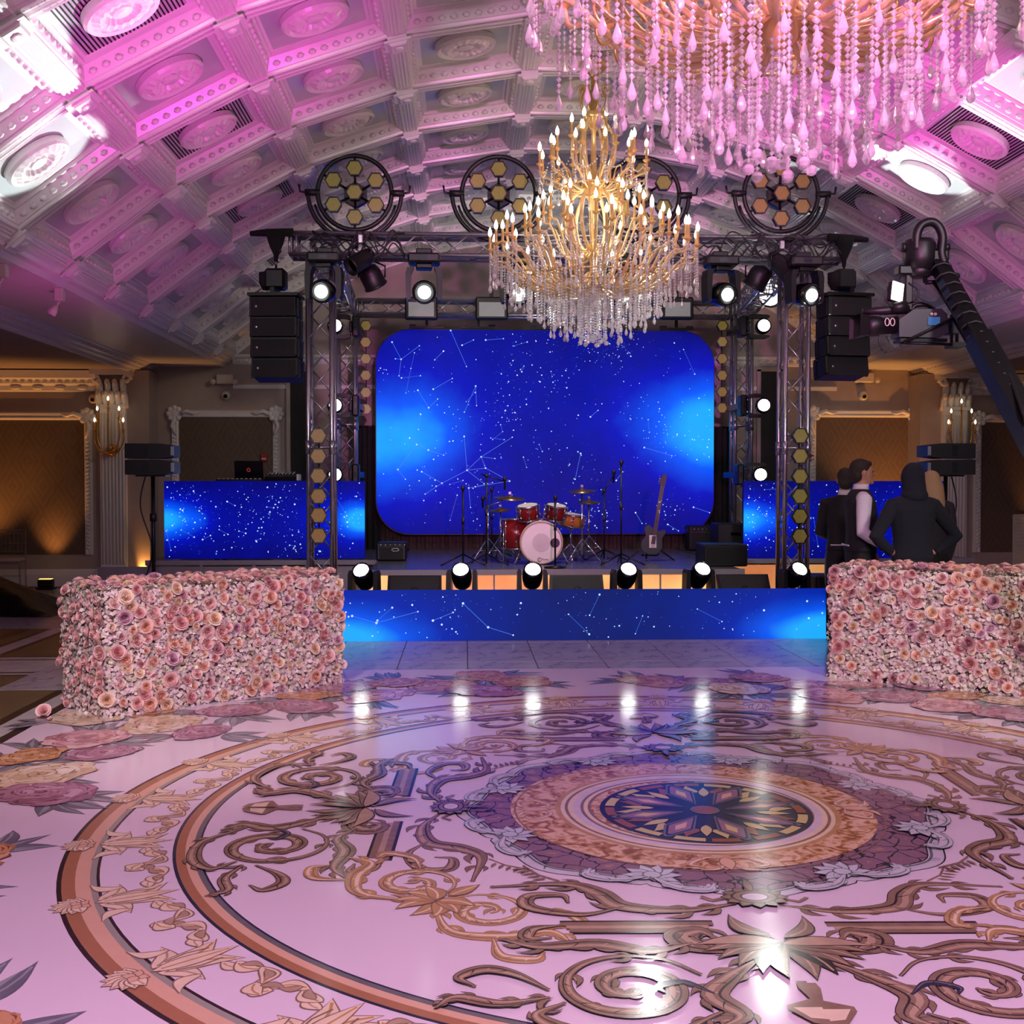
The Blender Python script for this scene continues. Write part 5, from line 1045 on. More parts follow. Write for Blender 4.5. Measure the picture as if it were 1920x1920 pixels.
def flower_wall(label, A, ang, L, D_, Hh, seed, nroses=430):
    rnd = random.Random(seed); t = thing('flower_wall', label, 'flower wall', (A.x, A.y, .012), ang)      # local x along the front, y to the back
    part('core_box', MB().box((L/2, D_/2, Hh/2), (L-.06, D_-.06, Hh-.03), ch=.03), mat('moss_core', S(170, 142, 138), .9), t)
    faces = [((0, 0, 0), (1, 0, 0), (0, 0, 1), (0, -1, 0), L, Hh), ((0, D_, 0), (1, 0, 0), (0, 0, 1), (0, 1, 0), L, Hh), ((0, 0, 0), (0, 1, 0), (0, 0, 1), (-1, 0, 0), D_, Hh), ((L, 0, 0), (0, 1, 0), (0, 0, 1), (1, 0, 0), D_, Hh), ((0, 0, Hh), (1, 0, 0), (0, 1, 0), (0, 0, 1), L, D_)]
    m = MB()
    for o, u, v, n, lu, lv in faces:
        o, u, v, n = map(V, (o, u, v, n)); N_ = int(lu*lv*4600*(.4 if n.y > 0 else 1))
        for _ in range(N_):
            p_ = o+u*rnd.uniform(0, lu)+v*rnd.uniform(0, lv)+n*rnd.uniform(-.02, .03); r = rnd.uniform(.013, .023)
            a = rnd.uniform(0, 6.3); d = (u*cos(a)+v*sin(a)); e = n*rnd.uniform(-.7, .9); d = (d+e).normalized(); s_ = d.cross(n+V((.01, .02, .03))).normalized(); up = s_.cross(d)
            q = rnd.random(); mi = 0 if q < .45 else 1 if q < .75 else 2 if q < .93 else 3
            m.add([p_-d*r, p_+s_*r*.8+up*r*.3, p_+d*r+up*r*.2, p_-s_*r*.8+up*r*.3], [(0, 1, 2, 3)], True, mi)
    part('hydrangea_petals', m, hyd, t)['kind'] = 'stuff'
    P = []; tries = 0
    wts = [(0, .44), (1, .08), (2, .13), (3, .10), (4, .25)]
    while len(P) < nroses and tries < 20000:
        tries += 1; q = rnd.random(); i = 0; c = 0
        for i, w_ in wts:
            c += w_
            if q < c: break
        o, u, v, n, lu, lv = faces[i]; o, u, v, n = map(V, (o, u, v, n)); a, b_ = rnd.uniform(-.01, lu+.01), rnd.uniform(.03, lv+.01)
        if i < 4 and rnd.random() > .4+.75*(b_/lv): continue
        p_ = o+u*a+v*b_
        if any((p_-x[0]).length < (.052 if i < 4 else .05) for x in P): continue
        d = (n+u*rnd.uniform(-.4, .4)+v*rnd.uniform(-.4, .4)+V((0, 0, .15))).normalized(); P.append((p_, d, rnd.choice((.03, .034, .038, .042, .05)), i))
    P.sort(key=lambda x: {0: 0, 4: 1, 2: 2, 3: 2, 1: 5}[x[3]]+(0 if x[3] else 0)); rest = MB(); srt = P[:300]; 
    for k, (p_, d, r, i) in enumerate(srt):
        me = RM[rnd.choice([0, 1, 0, 1, 2, 3, 2, 4, 5, 4, 6, 8, 9, 10, 5, 1])]; o = put('rose', me, t, p_+d*(rnd.uniform(.0, .03)), d.to_track_quat('Z', 'Y').to_euler(), (r, r, r))
    base = rose_mesh(3)
    for (p_, d, r, i) in P[300:]:
        Mx = Matrix.Translation(p_+d*.012) @ d.to_track_quat('Z', 'Y').to_matrix().to_4x4() @ Matrix.Scale(r, 4); rest.M = Mx
        rest.add(base.v, base.f, True); rest.m[-len(base.m):] = base.m
    if len(P) > 300: part('rose_filling', rest, [MATS['rose_petal_a'], MATS['rose_heart_a']], t)['kind'] = 'stuff'
    return t
g0, g1 = ground(196, 1352), ground(643, 1283); d = g1-g0
flower_wall('long pink rose and hydrangea covered block left of the dance floor', g0, math.atan2(d.y, d.x), d.length-.02, .62, .84, 4, 470)
g0, g1 = ground(1558, 1273), ground(1920, 1311); d = (g1-g0).normalized()
flower_wall('pale pink rose and hydrangea covered block right of the dance floor', g0, math.atan2(d.y, d.x), 1.95, .62, .88, 8, 450)
q = ground(82, 1342); put_r = thing('fallen_rose', 'single pink rose lying on the floor beside the left flower wall', 'rose', (q.x, q.y, .03)); put('rose', RM[0], put_r, (0, 0, .0), (.9, .3, 0), (.045, .045, .045)); part('stem', MB().rod((0, 0, 0), (.05, .03, -.018), .004, 5), mat('stem_green', S(70, 84, 50), .6), put_r)
# ------------------------------------------------------------------ dark draped heap and chair at far left
m = MB(); vs = []; nx, ny = 26, 14
for j in range(ny+1):
    for i in range(nx+1):
        x, y = -1+2*i/nx, -1+2*j/ny; d = max(abs(x), abs(y)); hz = max(0, 1-max(abs(x)*1.05, abs(y))**1.6)*.62*(.8-.35*x)+.03*mnoise.noise(V((x*5, y*5, 2))); vs.append((x*1.1, y*.6, max(.0, hz)))
m.add(vs, [(j*(nx+1)+i, j*(nx+1)+i+1, (j+1)*(nx+1)+i+1, (j+1)*(nx+1)+i) for j in range(ny) for i in range(nx)], True)
q = at(5, 1110, 14.0); t = thing('covered_equipment', 'low heap of equipment under glossy black sheeting at far left', 'covered equipment', (q.x-.3, 14.0, .01)); part('sheet', m, mat('black_sheeting', S(10, 10, 12), .35, bump=.5, bscale=14), t); part('case', MB().box((-.1, 0, .12), (1.2, .6, .22), ch=.02), black, t)
acr = mat('clear_acrylic', S(150, 130, 124), .1, alpha=.35, spec=1); q = at(16, 1060, 16.2)
t = thing('chiavari_chair', 'clear chiavari chair with pale cushion against the left bay wall', 'chair', (q.x, 16.2, 0), RD(10))
for x in (-.19, .19):
    part('leg', MB().rod((x, -.2, 0), (x*.97, -.19, .45), .014, 8), acr, t); part('leg', MB().tube([(x, .2, 0), (x, .19, .45), (x*.95, .26, .92)], .014, 8), acr, t)
part('seat', MB().box((0, 0, .455), (.4, .4, .03), ch=.01), acr, t); part('cushion', MB().box((0, 0, .49), (.38, .38, .05), ch=.02), mat('ivory_cloth', S(190, 176, 166), .9), t)
for z in (.6, .72, .86, .91): part('back_rail', MB().rod((-.185, .2+(z-.45)*.14, z), (.185, .2+(z-.45)*.14, z), .01, 6), acr, t)
for k in range(6): part('spindle', MB().rod((-.14+k*.056, .21, .6), (-.14+k*.056, .25, .86), .006, 6), acr, t)
for z in (.15, .28): part('stretcher', MB().rod((-.19, -.2, z), (.19, -.2, z), .008, 6), acr, t)
# ------------------------------------------------------------------ camera crane
CY = 7.0; P0 = at(1752, 482, CY); P1 = at(1926, 802, 6.2); dd = (P1-P0)
base = P0+dd*((P0.z-1.3)/(P0.z-P1.z))+V((.12, 0, 0)); tail = P0+dd*((P0.z-1.3)/(P0.z-P1.z)+.35)
t = thing('camera_crane', 'black camera crane arm reaching in from the right edge', 'camera crane', (base.x, base.y, 0)); o = V((base.x, base.y, 0))
ax = dd.normalized(); X = ax.cross(V((0, 1, 0))).normalized(); Yv = X.cross(ax)
def tapered(a, b_, w0, w1):
    m = MB(); vs = []
    for p_, w_ in ((a, w0), (b_, w1)):
        for sx, sy in ((-1, -1), (1, -1), (1, 1), (-1, 1)): vs.append(p_+X*sx*w_/2+Yv*sy*w_/2)
    m.add(vs, [(0, 1, 2, 3), (7, 6, 5, 4)]+[(k, 4+k, 4+(k+1) % 4, (k+1) % 4) for k in range(4)]); return m
boom = tapered(P0-o, P0+(dd*.5)-o, .085, .1); part('boom', boom, blackm, t); part('boom', tapered(P0+dd*.5-o, tail-o, .125, .14), blackm, t)
m = MB()
for k in range(16): 
    c = P0+dd*(.05+k*.06)-o; m.tube([c+X*.062*cos(a)+Yv*.062*sin(a)+ax*.01*a for a in [i*pi/4 for i in range(9)]], .006, 4)
part('tape_wrap', m, mat('grey_tape', S(60, 58, 60), .6), t)
part('levelling_rod', MB().rod(at(1752, 532, CY)-o, at(1793, 595, CY-.1)-o, .012, 8), blackm, t)
part('levelling_rod', MB().rod(at(1790, 600, CY-.1)-o, at(1908, 800, 6.25)-o, .014, 8), blackm, t)
part('cable', MB().tube(cr([at(x, y, CY-.06)-o for x, y in ((1718, 470), (1719, 440), (1728, 422), (1746, 416), (1760, 425), (1767, 445), (1765, 475), (1772, 500))], 5), .028, 10), black, t)
part('cable', MB().tube(cr([at(x, y, d_)-o for x, y, d_ in ((1772, 505, 6.9), (1812, 570, 6.8), (1850, 640, 6.6), (1886, 690, 6.4), (1925, 790, 6.1))], 5), .014, 8), black, t)
for px, py, d_ in ((1790, 518, 6.9), (1850, 665, 6.55)): part('clamp_knob', MB().ell(at(px, py, d_)-o, (.035, .03, .025), 10, 6), black, t)
part('pedestal', MB().lathe([(.1, .25), (.08, .3), (.06, 1.1), (.09, 1.3), (.09, 1.36)], 14), blackm, t)
for k in range(3): a = RD(-20+120*k+40); part('leg', MB().rod((0, 0, .35), (.24*cos(a), .24*sin(a), .09), .03, 8), blackm, t); part('wheel', MB().rod((.24*cos(a)-.02, .24*sin(a), .08), (.24*cos(a)+.02, .24*sin(a), .08), .06, 14), black, t)
for k in range(3): part('counterweight', MB().rod(tail-o-ax*(.1+.06*k)-Yv*.0, tail-o-ax*(.06+.06*k), .16, 20), blackm, t)
# head
hc = at(1733, 490, CY)
m = MB(); m.lathe([(.001, .1), (.085, .1), (.1, .07), (.1, -.02), (.085, -.09), (.001, -.09)], 16, at(1724, 480, CY)-o); part('head_motor', m, black, t)
part('head_yoke', MB().box(at(1750, 482, CY)-o, (.16, .14, .09), ch=.02), blackm, t); 
for px in (1697, 1770): part('pivot_knob', MB().rod(at(px, 464, CY)-o, at(px+(8 if px > 1750 else -6), 464, CY)-o, .03, 10), black, t)
part('head_motor', MB().lathe([(.001, 0), (.07, 0), (.075, .03), (.075, .15), (.001, .16)], 14, at(1722, 520, CY)-o), black, t)
m = MB()
for a, b_ in (((1733, 500), (1735, 530)), ((1735, 530), (1762, 528)), ((1738, 515), (1760, 512))): m.rod(at(*a, CY)-o, at(*b_, CY)-o, .014, 6)
part('cage', m, blackm, t); part('control_box', MB().box(at(1697, 508, CY)-o, (.11, .09, .06), ch=.01), blackm, t)
part('drop_bar', MB().box(at(1702, 548, CY)-o, (.05, .05, .24), ch=.008), black, t)
for P in ([(1690, 520), (1668, 535), (1660, 560), (1672, 575)], [(1704, 530), (1722, 545), (1718, 562), (1706, 568)], [(1700, 568), (1730, 566), (1752, 578), (1764, 590)]): part('wire', MB().tube(cr([at(x, y, CY-.03)-o for x, y in P], 5), .006, 5), black, t)
# the camera itself, pointing left
cq = at(1715, 612, CY); t = thing('video_camera', 'broadcast video camera hanging from the crane, lens pointing left', 'video camera', cq); cs = lambda px, py, dy=0: at(px, py, CY+dy)-cq
camg = mat('camera_grey', S(52, 48, 58), .4, var=.1)
m = MB(); P = [(p.x, p.z) for p in (cs(1678, 634), cs(1678, 602), cs(1706, 583), cs(1757, 582), cs(1767, 592), cs(1770, 626), cs(1752, 636))]; m.prism(P, -.07, .07, 'y'); body = part('body', m, camg, t)
part('side_screen', MB().box(cs(1751, 602, -.075), (.075, .008, .05)), mat('lcd_blue', S(30, 60, 110), .2, emit=(.05, .14, .32), es=.7), body)
for k in range(2): part('button', MB().rod(cs(1747+7*k, 589, -.07), cs(1747+7*k, 589, -.08), .01, 8), whitep, body)
part('handle', MB().tube(cr([cs(1708, 584), cs(1716, 573), cs(1738, 572), cs(1752, 583)], 5), .014, 8), black, t)
part('lens_barrel', MB().tube([cs(1680, 608), cs(1650, 610), cs(1648, 610), cs(1632, 611), cs(1622, 611)], [.06, .058, .068, .068, .06], 18), black, t)
m = MB()
for k in range(2): m.tube([cs(1663+10*k, 604, -.062)+V((.014*cos(a), -.004, .024*sin(a))) for a in [2*pi*i/12 for i in range(12)]], .004, 4, closed=True)
part('lens_dial', m, whitep, t)
m = MB(); a, b_, c, d_ = cs(1624, 594), cs(1624, 630), cs(1603, 592), cs(1602, 633); w0, w1 = .06, .1
m.add([a+V((0, -w0, 0)), b_+V((0, -w0, 0)), d_+V((0, -w1, 0)), c+V((0, -w1, 0)), a+V((0, w0, 0)), b_+V((0, w0, 0)), d_+V((0, w1, 0)), c+V((0, w1, 0))], [(0, 1, 2, 3), (7, 6, 5, 4), (0, 3, 7, 4), (1, 5, 6, 2)]); part('lens_hood', m, black, t)
part('microphone', MB().tube([cs(1703, 580, -.05), cs(1665, 582, -.05), cs(1618, 584, -.05)], [.03, .028, .02], 10), black, t); part('viewfinder', MB().tube([cs(1698, 575, -.08), cs(1672, 577, -.08)], [.04, .03], 10), black, t)
part('mount_plate', MB().box(cs(1725, 640), (.3, .12, .02)), blackm, t)
m = MB()
for dy in (-.05, .05): m.rod(cs(1688, 643, dy), cs(1786, 646, dy), .009, 6)
m.rod(cs(1695, 641, -.1), cs(1792, 594, -.1), .009, 6); part('support_rods', m, blackm, t)
m = MB()
for px in (1784, 1794): m.rod(cs(px, 590), cs(px, 648), .01, 6)
m.box(cs(1790, 648), (.08, .12, .03)); m.box(cs(1785, 612), (.06, .12, .1)); part('rear_bracket', m, blackm, t)
for P in ([(1650, 625), (1648, 640), (1655, 658)], [(1662, 630), (1668, 645), (1660, 662)]): part('wire', MB().tube(cr([cs(x, y, -.05) for x, y in P], 4), .005, 5), black, t)
lq = at(1684, 547, CY-.06); t = thing('camera_light', 'bright square lamp panel mounted above the crane camera', 'camera light', lq); R_ = Euler((0, RD(8), RD(28))).to_matrix()
part('housing', MB().box((0, .03, 0), (.12, .05, .13), R=R_, ch=.01), black, t); part('panel', MB().box((-.005, -.003, 0), (.095, .01, .115), R=R_), noemit(mat('lamp_panel', (1, 1, 1), .4, emit=(1, .93, .86), es=3)), t)
# ------------------------------------------------------------------ people
skinm = mat('skin', S(188, 132, 108), .55, var=.05); hairb = mat('dark_brown_hair', S(44, 30, 24), .7, bump=.6, bscale=90); hairl = mat('blond_hair', S(170, 138, 96), .7, bump=.6, bscale=90)
shirt = mat('white_shirt', S(214, 200, 214), .8, var=.03, bump=.3, bscale=20); vest = mat('black_vest', S(20, 18, 22), .8); navy = mat('navy_fleece', S(17, 19, 30), .95, bump=.3, bscale=60); trous = mat('black_trousers', S(18, 17, 20), .85)
def remesh(o, vs=.012, sm=3):
    r = o.modifiers.new('remesh', 'REMESH'); r.mode = 'VOXEL'; r.voxel_size = vs; r.use_smooth_shade = True
    s = o.modifiers.new('smooth', 'SMOOTH'); s.iterations = sm; s.factor = .5
def hand(m, w_, d, pal, side):       # wrist, finger direction, palm normal
    d = V(d).normalized(); n = V(pal).normalized(); s_ = d.cross(n).normalized()*side; w_ = V(w_)
    m.tube([w_, w_+d*.04, w_+d*.085], [.024, .034, .032], 8)
    m.ell(w_+d*.055, (.034, .034, .034), 8, 6)
    for k in range(4):
        L = (.062, .074, .07, .054)[k]; b_ = w_+d*.08+s_*(.027-.018*k); m.tube([b_, b_+d*L*.45+n*.008, b_+d*L*.75+n*.026, b_+d*L*.85+n*.045], [.0105, .0095, .009, .0075], 6)
    b_ = w_+d*.03+s_*.026; m.tube([b_, b_+s_*.025+d*.03+n*.01, b_+s_*.028+d*.058+n*.022], [.013, .011, .009], 6)
def person(label, loc, rz, hgt, arms, top, torso_m, sleeve_m, hair_m, head_rz=0, hooded=False, collar=False, long_hair=False):
    k = hgt/1.78; t = thing('person', label, 'person', loc, RD(rz)); t.scale = (k, k, k)
    HR = Matrix.Translation((0, .0, 1.5)) @ Matrix.Rotation(RD(head_rz), 4, 'Z')
    m = MB()      # body, faces +y
    def trunk(m, rings, seg=16):
        vs = []
        for z, rx, ry, y0 in rings:
            for i in range(seg): a = 2*pi*i/seg; vs.append((rx*cos(a), y0+ry*sin(a), z))
        n = len(rings); m.add(vs, [(j*seg+i, j*seg+(i+1) % seg, (j+1)*seg+(i+1) % seg, (j+1)*seg+i) for j in range(n-1) for i in range(seg)]+[tuple(range(seg))[::-1], tuple((n-1)*seg+i for i in range(seg))], True)
    TR = [(.86, .15, .115, 0), (.95, .172, .125, -.005), (1.05, .155, .11, 0), (1.15, .155, .11, 0), (1.27, .18, .12, .0), (1.38, .185, .115, -.01), (1.46, .155, .09, -.015), (1.505, .07, .06, -.01)]
    trunk(m, TR); m.tube([(0, -.01, 1.44), (0, 0, 1.52), (0, .01, 1.58)], [.062, .056, .055], 12)
    legs = []
    for g in (-1, 1):
        L = [(g*.09, 0, .9), (g*.105, .01, .5), (g*.11, -.02, .1)]; m.tube([L[0], (g*.1, .005, .7), L[1], (g*.108, -.02, .32), L[2]], [.088, .078, .055, .055, .04], 12)
        m.tube([(g*.11, -.05, .04), (g*.115, .05, .045), (g*.125, .16, .03)], [.038, .042, .028], 10)
    S0 = {}
    for g, (el, wr, fd) in zip((-1, 1), arms):
        sh = V((g*.185, -.01, 1.41)); m.tube([V((g*.13, -.01, 1.415)), sh, sh.lerp(V(el), .5), V(el), V(el).lerp(V(wr), .4), V(wr)], [.055, .056, .046, .038, .036, .025], 10); hand(m, wr, fd, (-g*.6, .5, 0), -g)
    mm = m; mm.M = HR
    m.ell((0, .015, .15), (.074, .092, .108), 16, 12); m.ell((0, .04, .085), (.052, .062, .055), 12, 8); m.ell((0, -.02, .17), (.076, .085, .09), 12, 8)
    m.tube([(0, .1, .165), (0, .122, .135), (0, .115, .128)], [.009, .015, .011], 8); m.ell((0, .1, .098), (.024, .012, .008), 8, 4); m.ell((0, .092, .06), (.028, .025, .02), 8, 6)
    for g in (-1, 1): m.ell((g*.078, .0, .145), (.01, .018, .03), 8, 6); m.ell((g*.03, .093, .178), (.02, .01, .007), 6, 4)
    body = part('body', m, skinm, t); remesh(body, .0085, 2)
    for g in (-1, 1): e = MB(); e.M = HR; e.ell((g*.031, .094, .155), (.011, .008, .008), 8, 6); part('eye', e, mat('eye', S(60, 50, 46), .2), t)
    # trousers
    m = MB(); trunk(m, [(.84, .165, .135, 0), (.95, .185, .138, -.005), (1.03, .17, .125, 0), (1.06, .165, .12, 0)])
    for g in (-1, 1): m.tube([(g*.09, 0, .9), (g*.1, .0, .7), (g*.105, .01, .48), (g*.11, -.015, .25), (g*.112, -.01, .06)], [.105, .098, .078, .072, .068], 12)
    tr = part('trousers', m, trous, t); remesh(tr, .014)
    for g in (-1, 1): s_ = MB(); s_.tube([(g*.11, -.06, .035), (g*.115, .04, .045), (g*.127, .17, .03)], [.045, .05, .035], 10); s_.box((g*.118, .055, .01), (.09, .25, .02)); part('shoe', s_, glossb, t)
    # sleeves
    for g, (el, wr, fd) in zip((-1, 1), arms):
        m = MB(); sh = V((g*.185, -.01, 1.41)); el, wr = V(el), V(wr); rr = [.066, .07, .066, .06, .058, .054, .046, .04, .04]
        pts = [V((g*.12, -.01, 1.42)), sh, sh.lerp(el, .35), sh.lerp(el, .7), el, el.lerp(wr, .3), el.lerp(wr, .7), el.lerp(wr, .93), wr]
        for i, p_ in enumerate(pts):
            if 2 <= i <= 6: m.ell(p_.lerp(pts[i+1], .3), (rr[i]*1.04, rr[i]*1.0, .022), 10, 6)
        m.tube(pts, rr, 12); s_ = part('sleeve', m, sleeve_m, t); remesh(s_, .012)
    # torso garment
    m = MB(); trunk(m, [(z, rx+.018, ry+.02, y0) for z, rx, ry, y0 in [(1.0-.06, .175, .125, -.005)]+TR[2:6]]+[(1.46, .16, .1, -.012), (1.5, .085, .075, -.01)])
    if hooded: m.tube([(-.19, -.01, 1.40), (0, -.02, 1.45), (.19, -.01, 1.40)], .075, 12)
    g_ = part(top, m, torso_m, t); remesh(g_, .013)
    if collar:
        m = MB(); trunk(m, [(1.475, .078, .074, -.008), (1.52, .07, .07, -.002), (1.545, .067, .067, .0)]); c = part('shirt_collar', m, shirt, t)
        m = MB(); m.box((0, -.135, 1.0), (.3, .01, .012), ch=0); part('shirt_hem', m, shirt, t)
    m = MB(); m.M = HR
    if hooded:
        m.ell((0, .0, .15), (.1, .115, .14), 16, 12); m.tube([(0, -.04, -.05), (0, -.03, .05), (0, -.01, .12)], [.1, .1, .1], 14); m.ell((0, -.03, .0), (.12, .11, .07), 14, 8); h = part('hood', m, torso_m, t); remesh(h, .013)
    else:
        m.ell((0, -.012, .185), (.084, .098, .09), 16, 12); m.ell((0, -.045, .125), (.078, .062, .075), 14, 10)
        if long_hair:
            for i in range(14): a = pi+pi*(i/13.); m.tube(cr([(.06*cos(a), -.01+.06*sin(a), .2), (.09*cos(a), -.02+.085*sin(a), .12), (.1*cos(a), -.03+.09*sin(a), .0), (.11*cos(a), -.03+.1*sin(a), -.14)], 4), .024, 6)
        m.ell((0, .06, .225), (.06, .035, .03), 10, 6); h = part('hair', m, hair_m, t); remesh(h, .011)
    return t
rest = lambda g: ((g*.245, .0, 1.1), (g*.25, .09, .87), (0, .15, -1))
q = at(1615, 860, 10.0); person('waiter in white shirt and black vest turned right, front of the group', (q.x, 10.0, .01), -98, 1.80, ((V((-.24, .02, 1.12)), V((-.24, .16, .92)), V((0, .4, -1))), (V((.27, -.04, 1.12)), V((.21, .19, .985)), V((-.2, .9, -.3)))), 'vest', vest, shirt, hairb, head_rz=8, collar=True)
q = at(1585, 880, 10.8); person('waiter in black vest seen from behind, leftmost of the group', (q.x, 10.8, .01), -14, 1.73, ((V((-.235, .06, 1.12)), V((-.08, .25, 1.05)), V((.8, .5, -.2))), (V((.235, .06, 1.12)), V((.08, .25, 1.02)), V((-.8, .5, -.2)))), 'vest', vest, mat('dark_sleeve', S(26, 24, 28), .8), hairb, collar=True)
q = at(1712, 868, 9.4); person('person in dark navy hooded jacket seen from behind, hands on hips', (q.x, 9.4, .01), 4, 1.74, ((V((-.37, -.07, 1.14)), V((-.2, -.02, 1.0)), V((.7, .5, .1))), (V((.37, -.07, 1.14)), V((.2, -.02, 1.0)), V((-.7, .5, .1)))), 'jacket', navy, navy, hairb, hooded=True)
q = at(1745, 885, 10.5); person('person with blond hair mostly hidden behind the hooded person', (q.x, 10.5, .01), 8, 1.70, (rest(-1), rest(1)), 'jacket', mat('dark_blouse', S(34, 30, 36), .8), MATS['dark_blouse'], hairl, long_hair=True)
# ------------------------------------------------------------------ chandeliers
crys = bpy.data.materials.new('crystal'); crys.use_nodes = True; nt = crys.node_tree; nt.nodes.clear()
def N(t_, **k):
    n = nt.nodes.new(t_)
    for a, v in k.items(): n.inputs[a].default_value = v
    return n
o_ = N('ShaderNodeOutputMaterial'); tr = N('ShaderNodeBsdfTransparent'); tl_ = N('ShaderNodeBsdfTranslucent', Color=(.95, .93, .95, 1)); gl = N('ShaderNodeBsdfAnisotropic', Color=(1, 1, 1, 1), Roughness=.12); df = N('ShaderNodeBsdfDiffuse', Color=(.9, .88, .9, 1))
m1 = N('ShaderNodeMixShader', Fac=.5); m2 = N('ShaderNodeMixShader', Fac=.42); m3 = N('ShaderNodeMixShader', Fac=.74); tcn = N('ShaderNodeTexCoord'); nn_ = N('ShaderNodeTexNoise', Scale=60.); nt.links.new(tcn.outputs['Object'], nn_.inputs['Vector']); bp_ = N('ShaderNodeBump', Strength=.3); nt.links.new(nn_.outputs['Fac'], bp_.inputs['Height']); nt.links.new(bp_.outputs['Normal'], gl.inputs['Normal'])
nt.links.new(tl_.outputs[0], m1.inputs[1]); nt.links.new(df.outputs[0], m1.inputs[2]); nt.links.new(m1.outputs[0], m2.inputs[1]); nt.links.new(gl.outputs[0], m2.inputs[2]); nt.links.new(tr.outputs[0], m3.inputs[1]); nt.links.new(m2.outputs[0], m3.inputs[2]); nt.links.new(m3.outputs[0], o_.inputs['Surface'])
MATS['crystal'] = crys
cgold = mat('chandelier_gold', S(222, 186, 124), .2, metal=.5, var=.2); cb = noemit(mat('flame_bulb', (1, .9, .7), .3, emit=(1, .86, .62), es=6)); cglass = mat('amber_glass', S(236, 206, 152), .1, metal=.2, spec=1, alpha=.75, var=.2)
def bead_strand(L, drop=.075, br_=.0095, ball=False):
    m = MB(); n = max(2, int(L/.0235)); 
    for k in range(n):
        z = -L*(k+.5)/n; r = br_*(1.1 if k % 4 else 1.35); m.lathe([(.0008, z+r), (r, z), (.0008, z-r)], 6, smooth=False)
    d = MB()
    if ball: d.lathe([(.001, .02), (.017, .014), (.0235, 0), (.017, -.016), (.001, -.023)], 8, (0, 0, -L-.02), smooth=False)
    else: d.lathe([(.001, .0), (.006, -.012), (.017, -drop*.6), (.018, -drop*.75), (.01, -drop*.94), (.001, -drop)], 8, (0, 0, -L), smooth=False, sy=.8)
    return m.mesh('crystal_strand', crys), d.mesh('crystal_drop', crys)
SM = {}
def strand(t, x, y, z, L, ball=False):
    key = (round(L/.04), ball)
    if key not in SM: SM[key] = bead_strand(key[0]*.04, ball=ball)
    o = put('crystal_strand', SM[key][0], t, (x, y, z), (0, 0, random.random()*3)); put('crystal_drop', SM[key][1], o); return o
candle_m = MB().lathe([(.001, -.02), (.012, -.018), (.034, 0), (.036, .008), (.014, .014), (.013, .02), (.0125, .125)], 10).mesh('candle', mat('candle_gold', S(224, 180, 116), .3, metal=.3))
bulb_m = MB().lathe([(.008, .125), (.0125, .13), (.019, .15), (.016, .175), (.006, .2), (.001, .212)], 10).mesh('bulb', cb)
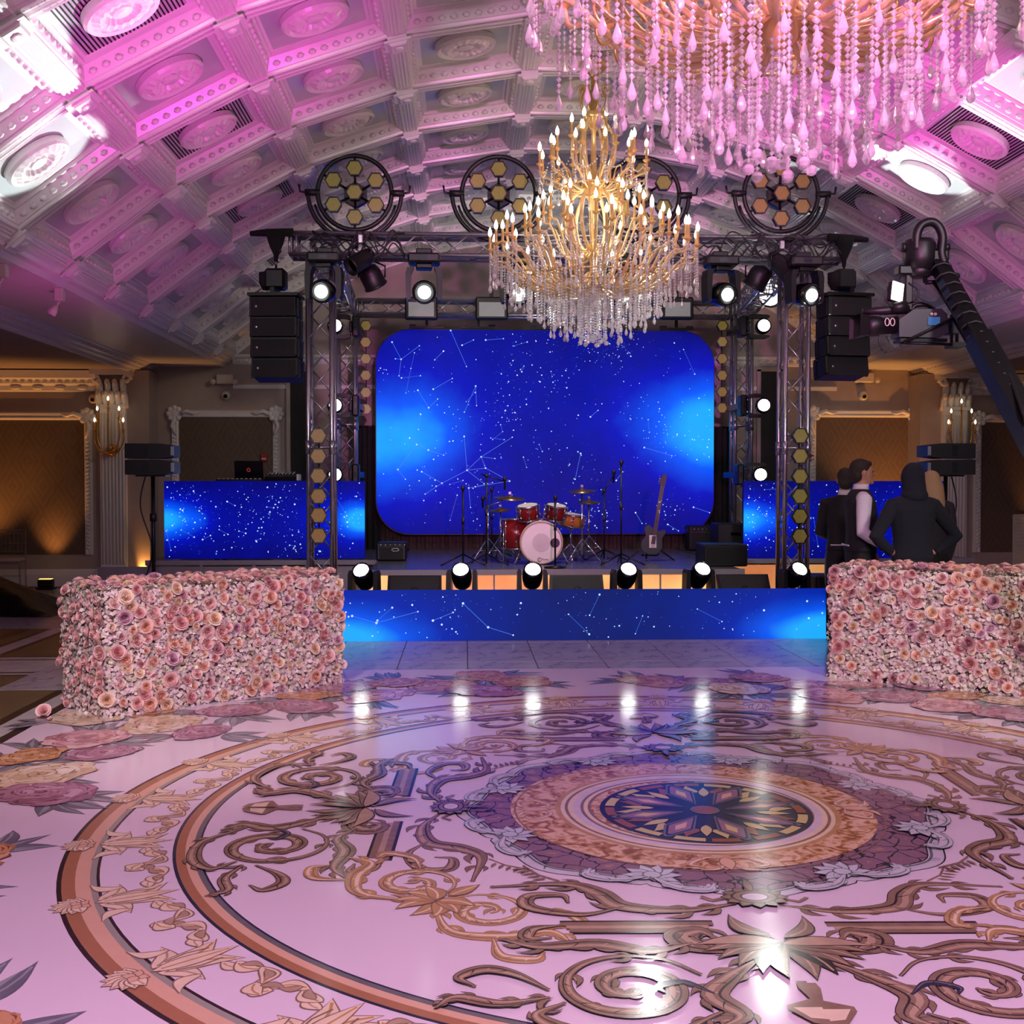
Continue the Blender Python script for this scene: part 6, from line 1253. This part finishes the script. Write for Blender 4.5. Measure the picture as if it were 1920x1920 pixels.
def chandelier(label, loc):
    rnd = random.Random(31); t = thing('chandelier', label, 'chandelier', loc)       # origin at the lowest drop; z up
    m = MB().lathe([(.001, .52), (.03, .53), (.085, .58), (.11, .63), (.075, .68), (.035, .72), (.03, .9), (.05, .94), (.03, .98), (.025, 1.35), (.06, 1.4), (.11, 1.5), (.115, 1.55), (.05, 1.6), (.03, 1.66), (.022, 2.0), (.05, 2.05), (.085, 2.12), (.1, 2.17), (.03, 2.2), (.02, 2.63)], 20)
    part('stem', m, cgold, t); part('ceiling_cup', MB().lathe([(.02, 2.5), (.1, 2.56), (.13, 2.61), (.13, 2.63)], 18), cgold, t)
    # tiers: radius, tip z, count, root z, sag
    tiers = [(.95, .92, 20, .66, .0), (.84, 1.02, 14, .68, .02), (.64, 1.12, 14, .72, .0), (.46, 1.27, 12, .9, -.02), (.28, 1.36, 6, .98, 0), (.5, 1.69, 12, 1.52, .0), (.38, 1.8, 8, 1.54, 0), (.2, 1.97, 6, 1.62, 0)]
    for ti, (r, zt_, n, zr, sg) in enumerate(tiers):
        low = zr-(.12 if ti < 3 else .06)
        prof = cr([(.05, 0, zr), (r*.3, 0, low+.0), (r*.62, 0, low+.06), (r*.85, 0, zt_-.12), (r*.97, 0, zt_-.1), (r, 0, zt_-.02)], 4)
        am = MB().tube(prof, .0125 if ti < 3 else .01, 6).mesh('arm', cglass)
        sc_ = MB().tube(cr([(r*.5, 0, low+.04), (r*.62, 0, low+.16), (r*.74, 0, low+.15), (r*.72, 0, low+.08), (r*.66, 0, low+.1)], 4), .008, 5).mesh('scroll', cgold) if ti in (0, 2, 5) else None
        for k in range(n):
            a = 2*pi*(k+.5*(ti % 2))/n+.07*ti; ar = put('arm', am, t, (0, 0, 0), (0, 0, a)); cn = put('candle', candle_m, t, (r*cos(a), r*sin(a), zt_)); put('bulb', bulb_m, cn)
            if sc_: put('scroll', sc_, ar)
            if ti == 0:
                for j in range(3): b_ = a+(j-1)*.05; strand(t, (r+.0)*cos(b_), r*sin(b_), zt_-.03, rnd.choice((.2, .28, .36)))
            elif ti in (5,): strand(t, r*cos(a), r*sin(a), zt_-.03, .16); strand(t, r*.8*cos(a+.1), r*.8*sin(a+.1), zt_-.1, .08)
    # bead swags between outer tips
    for ti, (r, z, n, dz) in enumerate(((.95, .9, 20, .09), (.5, 1.66, 12, .1), (.64, 1.1, 14, .1))):
        m = MB(); a1 = 2*pi/n; A_, B_ = V((r, 0, 0)), V((r*cos(a1), r*sin(a1), 0))
        for i in range(13):
            f = (i+.5)/13; p_ = A_.lerp(B_, f)-V((0, 0, dz*4*f*(1-f))); rr = .009; m.lathe([(.0008, rr), (rr, 0), (.0008, -rr)], 6, p_, smooth=False)
        me = m.mesh('bead_swag', crys)
        for k in range(n): put('bead_swag', me, t, (0, 0, z), (0, 0, 2*pi*k/n))
    # hanging strands under the arms, cone shaped
    for r, n, zt_, ze in ((.84, 34, .86, .52), (.73, 38, .72, .38), (.61, 38, .66, .3), (.49, 34, .62, .22), (.37, 28, .6, .16), (.25, 20, .58, .11)):
        for k in range(n):
            a = 2*pi*(k+rnd.uniform(-.25, .25))/n; rr = r+rnd.uniform(-.03, .03); e = ze+rnd.uniform(-.03, .1); strand(t, rr*cos(a), rr*sin(a), zt_, max(.12, zt_-e-.07))
    for k in range(12): a = 2*pi*k/12; strand(t, .12*cos(a), .12*sin(a), .54, .44-.02*(k % 2), True)
    strand(t, 0, 0, .52, .4, True); strand(t, .03, 0, .52, .44, True)
    # lyre frames and top crown
    ly1 = MB().tube(cr([(.06, 0, 1.62), (.17, 0, 1.7), (.2, 0, 1.85), (.17, 0, 2.0), (.08, 0, 2.12)], 5), .015, 8).mesh('lyre', cglass)
    ly2 = MB().tube(cr([(.1, 0, .92), (.2, 0, 1.0), (.27, 0, 1.15), (.25, 0, 1.32), (.14, 0, 1.46)], 5), .018, 8).mesh('lyre', cglass)
    ly3 = MB().tube(cr([(.04, 0, 2.16), (.1, 0, 2.2), (.13, 0, 2.3), (.09, 0, 2.38), (.12, 0, 2.42), (.15, 0, 2.38)], 5), .011, 6).mesh('crown_scroll', cgold)
    for k in range(6):
        for me in (ly1, ly2): put('lyre', me, t, rot=(0, 0, pi*k/3))
    for k in range(8): put('crown_scroll', ly3, t, rot=(0, 0, pi*k/4+.2))
    for z, r in ((.66, .62), (.62, .34), (1.49, .3)): part('ring_band', MB().tube([(r*cos(2*pi*k/48), r*sin(2*pi*k/48), z) for k in range(48)], .01, 6, closed=True), cgold, t)
    return t
chandelier('large crystal chandelier lit magenta pink, hanging nearest at the top of the picture', (CX, 4.22, 2.68))
chandelier('gold tiered crystal chandelier with lit candles hanging before the stage', (1.2, 10.3, 2.79))
